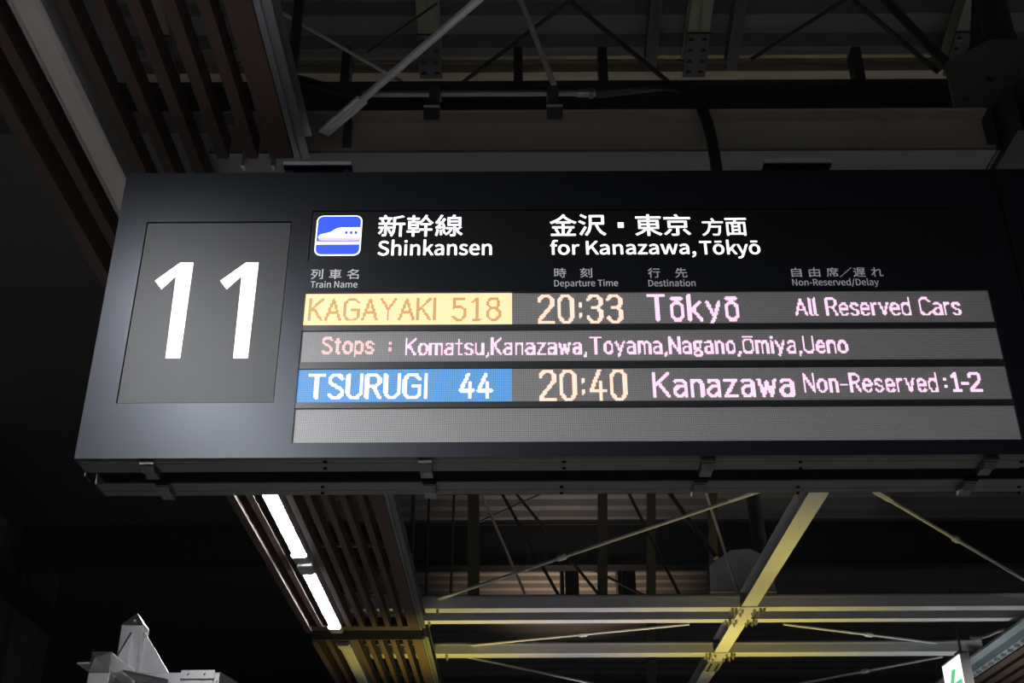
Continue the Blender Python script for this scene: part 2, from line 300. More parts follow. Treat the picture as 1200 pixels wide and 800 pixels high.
# ---- text tools
GL = json.loads(r'''{" ":[78,[]],",":[97,[[26,-67,54,-49,71,-24,77,7,74,27,65,40,50,44,33,38,26,22,33,5,50,-1,54,0,49,-20,37,-36,19,-48]]],"-":[121,[[16,86,106,86,106,110,16,110]]],"/":[137,[[4,-63,27,-63,132,278,109,278]]],"D":[241,[[35,0,101,0,143,6,176,22,200,49,215,85,220,129,215,174,200,209,176,235,142,251,99,257,35,257],[68,27,68,230,97,230,129,226,155,214,173,193,183,165,187,129,183,94,173,65,155,44,129,31,97,27]]],"K":[226,[[35,0,68,0,68,81,112,134,189,0,225,0,132,159,213,257,176,257,68,128,68,128,68,257,35,257]]],"N":[253,[[35,0,66,0,66,135,62,215,63,215,91,162,185,0,218,0,218,257,187,257,187,123,192,42,190,42,162,95,68,257,35,257]]],"R":[222,[[68,135,68,230,111,230,145,226,166,212,173,185,166,157,145,140,111,135],[176,0,213,0,147,112,178,126,198,150,205,185,201,213,189,233,170,247,145,254,116,257,35,257,35,0,68,0,68,109,114,109]]],"S":[209,[[106,-5,153,5,183,31,194,68,187,100,168,122,141,137,104,153,84,162,68,175,62,196,68,215,84,228,110,233,142,226,168,209,185,230,152,252,110,261,68,252,39,228,29,193,37,162,57,141,81,127,118,111,140,101,155,87,161,65,154,44,136,29,107,24,68,33,36,56,17,33,42,13,72,0]]],"T":[210,[[89,0,121,0,121,229,199,229,199,257,11,257,11,229,89,229]]],"a":[197,[[76,-5,109,3,139,23,140,23,143,0,169,0,169,117,162,158,141,185,103,195,61,187,29,170,41,148,67,162,98,168,122,161,134,144,137,120,71,107,33,84,21,49,28,20,47,2],[85,21,68,24,56,34,51,51,59,73,87,89,137,99,137,46,111,28]]],"d":[217,[[97,-5,129,3,155,22,156,22,159,0,185,0,185,279,153,279,153,206,154,173,130,189,101,195,60,183,30,148,19,95,28,41,55,7],[104,22,76,31,58,56,51,95,59,133,79,159,106,168,130,163,153,148,153,48,129,29]]],"e":[194,[[109,-5,144,1,172,15,160,36,138,25,113,21,81,29,59,52,50,88,178,88,179,106,170,153,145,184,103,195,78,191,55,178,36,157,23,129,18,95,23,60,36,33,55,12,80,0],[49,110,59,142,79,163,104,169,129,163,146,143,151,110]]],"f":[114,[[12,164,37,164,37,0,69,0,69,164,110,164,110,190,69,190,69,220,72,241,81,253,96,258,118,252,125,277,93,283,62,276,43,254,37,221,37,190,12,188]]],"h":[213,[[32,0,64,0,64,138,90,160,116,167,137,162,149,145,152,116,152,0,184,0,184,120,178,161,159,186,126,195,91,186,63,163,64,202,64,279,32,279]]],"i":[96,[[32,0,64,0,64,190,32,190],[48,229,64,235,70,251,64,266,48,271,33,266,27,251,33,235]]],"k":[193,[[32,0,64,0,64,50,99,92,155,0,190,0,118,113,181,190,146,190,65,90,64,90,64,279,32,279]]],"l":[99,[[66,-5,84,-2,80,23,73,22,67,25,64,36,64,279,32,279,32,38,36,15,47,0]]],"m":[324,[[32,0,64,0,64,138,89,160,112,167,132,162,144,145,147,116,147,0,179,0,179,138,204,160,227,167,247,162,259,145,263,116,263,0,294,0,294,120,288,161,269,186,237,195,204,185,174,159,164,178,146,191,121,195,90,186,62,162,62,162,58,190,32,190]]],"n":[214,[[32,0,64,0,64,138,90,160,116,167,137,162,149,145,152,116,152,0,184,0,184,120,178,161,159,186,126,195,91,186,62,162,62,162,58,190,32,190]]],"o":[212,[[106,-5,133,0,157,12,176,33,189,60,194,95,189,130,176,158,157,178,133,191,106,195,79,191,55,178,36,158,23,130,18,95,23,60,36,33,55,12,79,0],[106,22,77,31,58,57,51,95,58,133,77,159,106,168,135,159,154,133,161,95,154,57,135,31]]],"p":[217,[[32,-80,64,-80,64,-16,63,18,90,1,116,-5,141,0,164,13,182,34,194,62,199,98,190,149,164,183,123,195,91,187,62,168,62,168,58,190,32,190],[111,22,89,27,64,42,64,142,91,161,115,168,144,159,160,135,165,98,158,57,139,31]]],"r":[136,[[32,0,64,0,64,122,79,148,95,162,112,166,131,163,137,191,116,195,96,190,78,176,62,155,62,155,58,190,32,190]]],"s":[164,[[82,-5,120,3,143,24,151,52,142,81,120,98,93,110,73,118,58,128,52,143,56,156,68,166,88,170,111,165,131,153,146,173,120,189,87,195,52,188,29,168,22,141,30,115,51,97,77,86,98,78,114,66,120,50,116,35,104,24,83,20,53,27,27,43,11,22,43,3]]],"t":[132,[[92,-5,127,2,121,27,99,21,82,26,72,38,70,58,70,164,121,164,121,190,70,190,70,244,43,244,40,190,9,188,9,164,38,164,38,59,43,25,60,3]]],"u":[213,[[88,-5,112,0,132,12,151,30,152,30,154,0,181,0,181,190,149,190,149,55,124,31,97,23,77,28,65,45,62,74,62,190,29,190,29,70,36,29,55,4]]],"v":[182,[[73,0,111,0,178,190,146,190,110,82,93,26,91,26,74,82,38,190,5,190]]],"w":[281,[[62,0,99,0,126,102,139,157,141,157,154,103,181,0,220,0,272,190,241,190,213,80,202,27,200,27,187,80,157,190,126,190,96,80,83,27,82,27,70,80,42,190,9,190]]],"y":[182,[[35,-82,68,-73,91,-50,106,-16,178,190,147,190,112,85,97,31,95,31,76,85,38,190,5,190,81,0,77,-15,67,-36,53,-50,34,-56,19,-53,13,-78]]],"z":[166,[[12,0,156,0,156,26,53,26,153,173,153,190,23,190,23,164,112,164,12,17]]],"ō":[212,[[106,-5,133,0,157,12,176,33,189,60,194,95,189,130,176,158,157,178,133,191,106,195,79,191,55,178,36,158,23,130,18,95,23,60,36,33,55,12,79,0],[106,22,77,31,58,57,51,95,58,133,77,159,106,168,135,159,154,133,161,95,154,57,135,31],[55,235,158,235,158,258,55,258]]],"れ":[350,[[103,252,101,219,50,213,28,213,30,184,99,193,97,159,19,52,37,28,94,111,93,97,92,7,91,-13,122,-13,120,8,119,92,120,134,154,166,191,191,223,201,238,198,248,189,251,172,238,42,243,17,256,3,277,-2,311,5,341,27,336,57,310,35,284,28,270,34,265,49,278,180,273,205,257,221,230,227,192,217,154,194,122,168,124,188,139,213,129,225,127,224,134,277,101,278]]],"京":[350,[[92,173,260,173,260,117,92,117],[240,58,304,-18,327,-3,261,72],[82,71,54,34,18,-1,37,-17,75,20,108,62],[145,289,167,251,23,251,23,225,328,225,328,251,197,251,171,297],[66,196,66,93,162,93,162,3,161,-2,154,-4,102,-4,111,-28,174,-25,187,-15,190,2,190,93,288,93,288,196]]],"先":[350,[[162,294,162,239,100,239,113,280,86,286,67,227,36,173,58,161,90,214,162,214,162,144,21,144,21,118,113,118,108,85,98,55,81,30,55,9,16,-8,33,-30,74,-10,103,14,122,44,134,79,140,118,207,118,207,15,210,-8,222,-19,246,-22,296,-22,317,-17,329,3,334,44,310,55,308,21,303,6,293,3,249,3,236,5,233,15,233,118,329,118,329,144,188,144,188,214,304,214,304,239,188,239,188,294]]],"列":[350,[[225,254,225,57,251,57,251,254],[297,292,297,6,295,0,289,-1,246,-1,255,-27,309,-22,320,-12,324,6,324,292],[63,106,117,63,76,20,28,-8,43,-30,85,-5,122,28,152,72,175,127,189,193,173,198,169,197,90,197,105,250,200,250,200,275,21,275,21,250,78,250,64,198,44,152,19,114,39,97,62,131,81,173,161,173,148,127,131,86,78,125]]],"刻":[350,[[298,290,298,6,296,0,290,-2,242,-2,251,-27,309,-22,320,-13,324,6,324,290],[235,254,235,58,260,58,260,254],[161,202,140,168,69,165,118,227,210,227,210,251,138,251,114,296,90,289,109,251,19,251,19,227,88,227,49,176,29,162,37,138,121,146,76,104,23,72,40,51,96,88,146,137,185,195],[184,136,141,78,85,30,21,-5,37,-27,91,4,140,43,195,-12,214,5,157,59,208,126]]],"名":[350,[[92,185,146,142,82,114,16,96,30,71,88,89,88,-28,114,-28,114,-9,271,-9,271,-28,297,-28,297,119,158,119,213,154,260,198,296,250,278,261,273,259,150,259,172,289,142,295,115,260,76,226,24,196,43,175,88,203,126,235,257,235,219,192,171,156,112,200],[271,15,114,15,114,95,271,95]]],"席":[350,[[98,88,98,-13,124,-13,124,64,190,64,190,-29,216,-29,216,64,285,64,285,15,279,10,240,11,247,-12,299,-9,309,0,311,15,311,88,216,88,216,115,273,115,273,171,331,171,331,193,273,193,273,224,248,224,248,193,157,193,157,224,132,224,132,193,79,193,79,171,132,171,132,115,190,115,190,88],[248,171,248,137,157,137,157,171],[164,289,179,259,42,259,42,158,41,101,32,41,11,-15,33,-29,55,31,65,97,68,158,68,235,333,235,333,259,209,259,189,297]]],"幹":[350,[[54,136,132,136,132,107,54,107],[54,182,132,182,132,155,54,155],[245,300,223,256,192,216,157,186,157,204,106,204,106,231,167,231,167,255,106,255,106,294,81,294,81,255,18,255,18,231,81,231,81,204,30,204,30,86,81,86,81,59,14,59,14,35,81,35,81,-28,106,-28,106,35,171,35,171,59,106,59,106,86,157,86,157,180,171,164,212,200,247,250,284,202,324,165,341,183,296,221,258,270,268,293],[171,87,171,63,236,63,236,-28,262,-28,262,63,327,63,327,87,262,87,262,145,311,145,311,169,185,169,185,145,236,145,236,87]]],"新":[350,[[126,75,155,18,173,29,144,84],[47,82,34,51,14,24,33,11,53,41,69,77],[194,261,194,140,192,90,183,38,161,-9,181,-25,205,27,216,85,218,140,218,151,271,151,271,-26,297,-26,297,151,335,151,335,176,218,176,218,243,325,269,303,288,254,273],[75,290,90,257,21,257,21,235,176,235,176,257,118,257,99,296],[132,234,113,178,16,178,16,155,88,155,88,119,18,119,18,96,88,96,88,6,84,2,57,2,64,-21,102,-16,110,-8,112,6,112,96,178,96,178,119,112,119,112,155,182,155,182,178,137,178,157,228],[44,228,58,178,81,184,65,233]]],"方":[350,[[154,286,178,234,24,234,24,208,119,208,116,159,107,110,90,64,61,24,16,-8,35,-29,89,13,122,66,139,126,265,126,255,39,242,4,225,0,166,2,175,-23,234,-24,251,-21,265,-12,281,32,292,139,293,152,144,152,148,208,328,208,328,234,180,234,205,244,179,296]]],"時":[350,[[156,73,200,12,223,25,203,55,177,85],[221,294,221,252,147,252,147,229,221,229,221,185,133,185,133,161,267,161,267,121,134,121,134,98,267,98,267,4,260,-3,213,-3,222,-28,279,-23,290,-14,293,3,293,98,334,98,334,121,293,121,293,161,338,161,338,185,247,185,247,229,323,229,323,252,247,252,247,294],[102,146,102,65,51,65,51,146],[102,169,51,169,51,247,102,247],[27,271,27,12,51,12,51,41,127,41,127,271]]],"東":[350,[[54,207,54,78,139,78,81,32,14,0,33,-22,101,15,161,67,161,-28,188,-28,188,68,249,15,318,-23,337,0,269,32,210,78,301,78,301,207,188,207,188,236,329,236,329,261,188,261,188,294,161,294,161,261,23,261,23,236,161,236,161,207],[79,133,161,133,161,99,79,99],[188,133,274,133,274,99,188,99],[79,186,161,186,161,152,79,152],[188,186,274,186,274,152,188,152]]],"沢":[350,[[32,272,96,231,111,253,47,291],[13,178,78,139,93,161,27,197],[23,-6,46,-23,105,91,85,107],[169,165,169,176,169,252,292,252,292,165],[143,277,143,176,140,113,124,47,88,-14,110,-29,143,23,161,81,168,139,211,139,236,69,272,12,321,-28,341,-5,295,29,261,79,237,139,319,139,319,277]]],"由":[350,[[66,98,161,98,161,20,66,20],[284,98,284,20,187,20,187,98],[66,124,66,200,161,200,161,124],[284,124,187,124,187,200,284,200],[161,294,161,226,40,226,40,-28,66,-28,66,-6,284,-6,284,-27,311,-27,311,226,187,226,187,294]]],"線":[350,[[183,186,293,186,293,154,183,154],[183,236,293,236,293,206,183,206],[64,66,71,-9,92,-6,83,69],[29,69,12,-14,33,-22,51,65],[96,73,113,15,132,21,114,78],[310,121,270,81,254,121,254,133,318,133,318,257,239,257,254,288,224,294,213,257,159,257,159,133,229,133,229,1,223,-4,187,-4,195,-28,242,-24,251,-15,254,1,254,67,283,21,320,-13,338,8,306,31,280,63,329,105],[146,104,146,82,192,82,175,50,153,25,127,7,142,-11,175,14,203,52,221,100,206,105,201,104],[23,84,110,100,114,80,135,86,115,161,95,156,105,121,55,114,96,168,133,228,110,242,84,195,48,192,100,285,76,295,51,240,31,207,12,187,21,163,69,172,40,132,14,109]]],"自":[350,[[84,144,271,144,271,92,84,92],[84,169,84,221,271,221,271,169],[84,68,271,68,271,16,84,16],[159,295,146,246,57,246,57,-28,84,-28,84,-9,271,-9,271,-27,299,-27,299,246,172,246,190,291]]],"行":[350,[[152,273,152,248,325,248,325,273],[93,294,57,254,12,218,28,197,76,237,119,284],[137,176,137,151,255,151,255,6,253,0,246,-2,191,-1,200,-27,266,-23,278,-13,282,6,282,151,334,151,334,176],[107,219,63,161,9,113,27,91,67,127,67,-29,93,-29,93,156,132,210]]],"車":[350,[[55,212,55,76,161,76,161,47,19,47,19,23,161,23,161,-29,188,-29,188,23,333,23,333,47,188,47,188,76,296,76,296,212,188,212,188,238,321,238,321,262,188,262,188,294,161,294,161,262,29,262,29,238,161,238,161,212],[81,134,161,134,161,98,81,98],[188,134,270,134,270,98,188,98],[81,190,161,190,161,154,81,154],[188,190,270,190,270,154,188,154]]],"遅":[350,[[25,257,86,210,104,228,41,273],[124,281,124,193,123,144,114,92,95,43,117,31,137,83,146,140,148,193,148,210,323,210,323,281],[148,261,298,261,298,230,148,230],[163,126,163,107,225,107,225,82,145,82,145,61,225,61,225,18,250,18,250,61,331,61,331,82,250,82,250,107,315,107,315,126,250,126,250,151,325,151,325,171,281,171,301,203,278,210,257,171,213,171,218,173,196,209,176,202,195,171,154,171,154,151,225,151,225,126],[88,172,19,172,19,147,63,147,63,35,39,20,14,-5,31,-28,57,3,78,16,93,9,112,-4,153,-19,208,-23,329,-20,336,7,209,1,157,4,117,18,88,37]]],"金":[350,[[69,76,102,12,125,22,91,85],[257,85,220,20,240,12,282,75],[175,297,132,249,75,210,11,183,29,159,84,184,84,165,160,165,160,117,40,117,40,93,160,93,160,6,24,6,24,-18,327,-18,327,6,188,6,188,93,311,93,311,117,188,117,188,165,265,165,265,187,322,160,340,183,285,205,233,237,190,274,199,286],[261,189,93,189,137,219,175,255,215,220]]],"面":[350,[[136,117,210,117,210,77,136,77],[136,138,136,177,210,177,210,138],[136,56,210,56,210,15,136,15],[20,271,20,246,155,246,146,202,36,202,36,-28,62,-28,62,-9,287,-9,287,-28,314,-28,314,202,173,202,186,246,331,246,331,271],[62,15,62,177,112,177,112,15],[287,15,235,15,235,177,287,177]]]}''')
DG = None
def sx(px, py): p = at(px, py, YF); return p.x, p.z
def outline_mesh(items, yw, bold=0.0):
    """items: (glyph char, x origin, z baseline, x scale, z scale) -> MB of filled outlines on the plane y = yw"""
    cu = bpy.data.curves.new('tmp', 'CURVE'); cu.dimensions = '2D'; cu.fill_mode = 'BOTH'
    for ch, ox, oz, kx, kz in items:
        for pl in GL[ch][1]:
            sp = cu.splines.new('POLY'); n = len(pl) // 2; sp.points.add(n - 1); sp.use_cyclic_u = True
            for i in range(n): sp.points[i].co = (ox + pl[2 * i] * kx, oz + pl[2 * i + 1] * kz, 0, 1)
    o = bpy.data.objects.new('tmp', cu); COL.objects.link(o)
    dg = bpy.context.evaluated_depsgraph_get(); dg.update()
    me = bpy.data.meshes.new_from_object(o.evaluated_get(dg))
    mb = MB(); vs = [(v.co.x, v.co.y) for v in me.vertices]; fs = [tuple(p.vertices) for p in me.polygons]
    offs = [(0, 0)] + ([(bold * math.cos(math.pi / 4 * k), bold * math.sin(math.pi / 4 * k)) for k in range(8)] if bold else [])
    for k, (dx, dz) in enumerate(offs):                 # a heavier weight: the outline thickened all round
        mb.add([(x + dx, yw - k * 0.00002, z + dz) for x, z in vs], fs)
    bpy.data.objects.remove(o); bpy.data.curves.remove(cu); bpy.data.meshes.remove(me)
    return mb
def ink(ch):
    xs = [p for pl in GL[ch][1] for p in pl[0::2]]; zs = [p for pl in GL[ch][1] for p in pl[1::2]]
    return min(xs), max(xs), min(zs), max(zs)
def latin(text, x0, x1, zb, zcap, yw, bold, cap='K'):
    adv = 0; pos = []
    for ch in text: pos.append(adv); adv += GL[ch][0]
    a = ink(text[0])[0]; b = pos[-1] + ink(text[-1])[1]
    kx = (x1 - x0) / (b - a); kz = (zcap - zb) / ink(cap)[3]
    return outline_mesh([(ch, x0 + (p - a) * kx, zb, kx, kz) for ch, p in zip(text, pos) if ch != ' '], yw, bold)
def kanji(chars, spans, z0, z1, yw, bold):
    """each character scaled into its measured span"""
    it = []
    for ch, (a, b) in zip(chars, spans):
        i = ink(ch); kx = (b - a) / (i[1] - i[0]); kz = (z1 - z0) / (i[3] - i[2])
        it.append((ch, a - i[0] * kx, z0 - i[2] * kz, kx, kz))
    return outline_mesh(it, yw, bold)

# ---- number panel
YI = YF + 0.004
npan = obj('number_panel', MB().box(NX0 + 0.003, NX1 - 0.003, YI, YI + 0.01, NZ0 + 0.003, NZ1 - 0.003), number_m, board)
for one in (((181.3, 328.3), (188.9, 338.3), (206, 322.6), (193.6, 419), (210.7, 419), (226.4, 306.9), (211.2, 306.9)),
            ((257.8, 328.3), (265.4, 338.3), (283, 322.6), (273, 419), (290.1, 419), (302.9, 306.9), (288.2, 306.9))):
    obj('numeral', MB().prism([sx(*p) for p in one][::-1], 1, YI - 0.0015, YI + 0.001), white_sheet, npan)

# ---- header panel with pictogram and place names
hpan = obj('header_panel', MB().box(HX0 + 0.002, HX1 - 0.002, YI, YI + 0.01, HZ0 + 0.002, HZ1 - 0.002), header_m, board)
YT = YI - 0.001
ix0, iz1 = sx(371.3, 252.1); ix1, iz0 = sx(422.2, 298.6); ix0 = (ix0 + sx(368.2, 298.6)[0]) / 2; ix1 = (ix1 + sx(424.5, 252.1)[0]) / 2
def rrect(x0, x1, z0, z1, r, n=6):
    out = []
    for cx, cz, a0 in ((x1 - r, z1 - r, 0), (x0 + r, z1 - r, 90), (x0 + r, z0 + r, 180), (x1 - r, z0 + r, 270)):
        for k in range(n + 1):
            a = math.radians(a0 + 90 * k / n); out.append((cx + r * math.cos(a), cz + r * math.sin(a)))
    return out
w_, h_ = ix1 - ix0, iz1 - iz0
def U(u, v): return (ix0 + u * w_, iz1 - v * h_)        # picture coordinates of the sign, 0..1 from its top left
pict = obj('pictogram', MB().prism(rrect(ix0, ix1, iz0, iz1, 0.022), 1, YT - 0.0005, YT + 0.001), white_sheet, hpan)
mb = MB(); e = 0.0042; mb.prism(rrect(ix0 + e, ix1 - e, iz0 + e, iz1 - e, 0.018), 1, YT - 0.0010, YT)
mb.prism([U(0.05, 0.61), U(0.963, 0.61), U(0.963, 0.668), U(0.05, 0.668)], 1, YT - 0.0013, YT, 3)
mb.prism([U(0.055, 0.555), U(0.075, 0.595), U(0.11, 0.625), U(0.20, 0.635), U(0.963, 0.635), U(0.963, 0.555)], 1, YT - 0.0016, YT, 2)
mb.prism([U(0.055, 0.555), U(0.068, 0.53), U(0.10, 0.485), U(0.20, 0.455), U(0.30, 0.43), U(0.34, 0.41), U(0.40, 0.365), U(0.47, 0.325), U(0.54, 0.31), U(0.963, 0.305), U(0.963, 0.556)], 1, YT - 0.0020, YT, 1)
mb.prism([U(0.32, 0.425), U(0.40, 0.41), U(0.50, 0.365), U(0.57, 0.32), U(0.585, 0.325), U(0.50, 0.378), U(0.40, 0.424)], 1, YT - 0.0024, YT, 3)
for u in (0.67, 0.775, 0.88):
    mb.prism([U(u - 0.030, 0.405), U(u + 0.030, 0.405), U(u + 0.030, 0.475), U(u - 0.030, 0.475)], 1, YT - 0.0024, YT, 0)
mb.prism([U(0.03, 0.665), U(0.963, 0.665), U(0.963, 0.73), U(0.03, 0.73)], 1, YT - 0.0016, YT, 1)
obj('pictogram_image', mb, [pict_blue, white_sheet, pict_pale, pict_shade], hpan)
def span(pairs, y): return [(sx(a, y)[0], sx(b, y)[0]) for a, b in pairs]
def zz(y, x=600): return sx(x, y)[1]
TB = 0.0011
def put(mb, m, parent, name='lettering'): return obj(name, mb, m, parent)
put(kanji('新幹線', span([(443.6, 474.4), (477, 507.6), (510.4, 542)], 264), zz(276.2, 490), zz(251.3, 490), YT, TB), white_sheet, hpan)
put(latin('Shinkansen', sx(442.9, 292)[0], sx(576.0, 292)[0], zz(298.0, 510), zz(281.3, 510), YT, TB, 'S'), white_sheet, hpan)
put(kanji('金沢', span([(644.6, 675.4), (678.2, 709.8)], 263), zz(275.3, 677), zz(250.6, 677), YT, TB), white_sheet, hpan)
a, b = sx(724.2, 266.2), sx(730.8, 259.9); put(MB().prism([(a[0], a[1]), (b[0], a[1]), (b[0], b[1]), (a[0], b[1])], 1, YT - 0.0003, YT), white_sheet, hpan)
put(kanji('東京', span([(744.4, 775.3), (778, 809)], 263), zz(275.3, 777), zz(250.6, 777), YT, TB), white_sheet, hpan)
put(kanji('方面', span([(822.8, 847.5), (850.2, 875)], 265), zz(275.3, 849), zz(255.0, 849), YT, TB * 0.8), white_sheet, hpan)
put(latin('for Kanazawa,', sx(645.2, 290)[0], sx(815.2, 290)[0], zz(297.0, 730), zz(281.8, 730), YT, TB), white_sheet, hpan)
put(latin('Tōkyō', sx(820.3, 290)[0], sx(890.7, 290)[0], zz(297.0, 855), zz(281.8, 855), YT, TB), white_sheet, hpan)

# ---- printed column headings on the casing
YC = YF - 0.0006
for ch, sp_, za, zc in (('列車名', [(364.6, 378.6), (386, 400.2), (406.8, 420.5)], 326.9, 315.4), ('時刻', [(649.6, 663.5), (680, 693.8)], 325.3, 314.0),
                        ('行先', [(759.5, 773.2), (791.2, 805.2)], 325.3, 314.0), ('自由席', [(927.4, 939.2), (948, 961), (968.6, 982.6)], 324.3, 313.6),
                        ('遅れ', [(1000, 1014), (1021, 1035)], 324.3, 313.6)):
    xm = (sp_[0][0] + sp_[-1][1]) / 2
    put(kanji(ch, span(sp_, 320), zz(za, xm), zz(zc, xm), YC, 0.00035), grey_print, board, 'column_heading')
p0, p1 = sx(984.5, 324.6), sx(997.5, 313.4); t = 0.0016
put(MB().add([(p0[0] - t, YC, p0[1]), (p0[0] + t, YC, p0[1]), (p1[0] + t, YC, p1[1]), (p1[0] - t, YC, p1[1])], [(0, 1, 2, 3)]), grey_print, board, 'column_heading')
for tx, xa, xb, yb, yc_ in (('Train Name', 364, 418.9, 336.9, 329.6), ('Departure Time', 649.6, 724.3, 335.4, 328.0), ('Destination', 760, 815, 335.4, 328.0),
                            ('Non-Reserved/Delay', 928.8, 1030, 334.3, 326.9)):
    put(latin(tx, sx(xa, 333)[0], sx(xb, 333)[0], zz(yb, (xa + xb) / 2), zz(yc_, (xa + xb) / 2), YC, 0.0003, 'D' if tx[0] != 'T' else 'T'), grey_print, board, 'column_heading')

# ---- LED rows
FONT = {
 'K': (6, '0,0 0,10;6,10 0,4.3;1.7,5.8 6,0'), 'A': (7, '0,0 3.5,10 7,0;1.2,3.4 5.8,3.4'),
 'G': (7, '7,8.3 5.2,10 2,10 0,8 0,2 2,0 5.3,0 7,1.2 7,4.8 4,4.8'), 'Y': (7, '0,10 3.5,5 7,10;3.5,5 3.5,0'), 'I': (0.4, '0.2,0 0.2,10'),
 '5': (6, '5.5,10 0.8,10 .5,5.6 3.5,6.2 6,4.5 6,2 4.2,0 1.8,0 0,1.3'), '1': (3.6, '0,8.3 2,10 2,0;.3,0 3.6,0'),
 '8': (6, '1.8,5.3 .4,6.7 .4,8.6 1.8,10 4.2,10 5.6,8.6 5.6,6.7 4.2,5.3 1.8,5.3 0,3.6 0,1.6 1.7,0 4.3,0 6,1.6 6,3.6 4.2,5.3'),
 'T': (6.6, '0,10 6.6,10;3.3,10 3.3,0'), 'S': (6, '6,8.4 4.4,10 1.8,10 .2,8.6 .2,7 1.5,5.8 4.5,4.4 6,3 6,1.5 4.3,0 1.6,0 0,1.5'),
 'U': (6.2, '0,10 0,2 1.8,0 4.4,0 6.2,2 6.2,10'), 'R': (6, '0,0 0,10 4,10 5.8,8.6 5.8,6.4 4,5 0,5;3.2,5 6,0'),
 '4': (6.2, '3.8,10 0,2.8 6.2,2.8;4.4,6 4.4,0'), '2': (6, '0,8 0,8.6 1.6,10 4.4,10 6,8.4 6,6.6 0,0.8 0,0 6,0'),
 '0': (6, '1.8,0 4.2,0 6,1.8 6,8.2 4.2,10 1.8,10 0,8.2 0,1.8 1.8,0'),
 '3': (6, '0,8.4 1.6,10 4.2,10 5.8,8.6 5.8,6.6 4.4,5.4 2.2,5.4;4.4,5.4 6,3.8 6,1.6 4.3,0 1.7,0 0,1.6'),
 ':': (0.8, '0.4,2.2 0.4,2.8;0.4,6.2 0.4,6.8'), 'o': (5, '1.6,0 3.4,0 5,1.8 5,5.2 3.4,7 1.6,7 0,5.2 0,1.8 1.6,0'),
 'k': (5, '0,0 0,10;4.6,7 0,3;1.4,4.2 5,0'), 'y': (5.2, '0,7 2.7,1.5;5.2,7 2.2,-.4 1.4,-1.4'),
 'ō': (5, '1.6,0 3.4,0 5,1.8 5,5.2 3.4,7 1.6,7 0,5.2 0,1.8 1.6,0;0.4,8.7 4.6,8.7'),
 'Ō': (6.4, '1.8,0 4.6,0 6.4,1.8 6.4,6.6 4.6,8.4 1.8,8.4 0,6.6 0,1.8 1.8,0;0.6,10 5.8,10'),
 's': (4.4, '4.4,5.9 3.3,7 1.2,7 .2,5.9 .2,4.8 1.3,3.8 3.3,3.2 4.4,2.2 4.4,1.1 3.2,0 1.1,0 0,1'),
 't': (3.2, '1.2,9.2 1.2,1 2.2,0 3.2,0;0,7 3.0,7'), 'p': (4.8, '0,-1.6 0,7;0,5.6 1.5,7 3.3,7 4.8,5.4 4.8,1.6 3.3,0 1.5,0 0,1.2'),
 'm': (7.6, '0,0 0,7;0,5.8 1.2,7 2.6,7 3.8,5.8 3.8,0;3.8,5.8 5,7 6.4,7 7.6,5.8 7.6,0'),
 'a': (4.8, '.4,6.4 1.4,7 3.4,7 4.7,5.8 4.7,0;4.7,4.1 1.5,4.1 0,2.7 0,1.2 1.2,0 2.8,0 4.7,1.4'),
 'u': (4.6, '0,7 0,1.5 1.4,0 3,0 4.6,1.6;4.6,7 4.6,0'), ',': (0.8, '0.8,0.8 0.8,-.2 0,-1.5'),
 'n': (4.6, '0,0 0,7;0,5.4 1.6,7 3.2,7 4.6,5.6 4.6,0'), 'z': (4.6, '0,7 4.6,7 0,0 4.6,0'), 'w': (7, '0,7 1.8,0 3.5,6 5.2,0 7,7'),
 'N': (6.2, '0,0 0,10 6.2,0 6.2,10'),
 'g': (5, '1.3,3 .3,4 .3,6 1.3,7 3.3,7 4.3,6 4.3,4 3.3,3 1.3,3;1.2,1.4 3.6,1.4 4.8,.4 4.8,-.8 3.6,-1.6 1.2,-1.6 0,-.8 0,.4 1.2,1.4 .8,2.6;3.6,7 5,7'),
 'i': (0.4, '0.2,0 0.2,7;0.2,9.2 0.2,9.6'), 'e': (4.8, '0,3.6 4.8,3.6 4.8,5 3.3,7 1.6,7 0,5.2 0,1.8 1.6,0 3.4,0 4.7,1'),
 'l': (1, '0.1,10 0.1,.8 1,0'), 'r': (3, '0,0 0,7;0,5.2 1.6,7 3,7'), 'v': (4.8, '0,7 2.4,0 4.8,7'),
 'd': (4.8, '4.8,10 4.8,0;4.8,5.6 3.3,7 1.5,7 0,5.4 0,1.6 1.5,0 3.3,0 4.8,1.4'),
 'C': (6.4, '6.4,8.2 4.7,10 2,10 0,8 0,2 2,0 4.7,0 6.4,1.8'), '-': (3.4, '0,4 3.4,4')}
def seg_d(px, pz, a, b):
    dx, dz = b[0] - a[0], b[1] - a[1]; L = dx * dx + dz * dz
    t = 0 if L == 0 else max(0, min(1, ((px - a[0]) * dx + (pz - a[1]) * dz) / L))
    return math.hypot(px - a[0] - t * dx, pz - a[1] - t * dz)
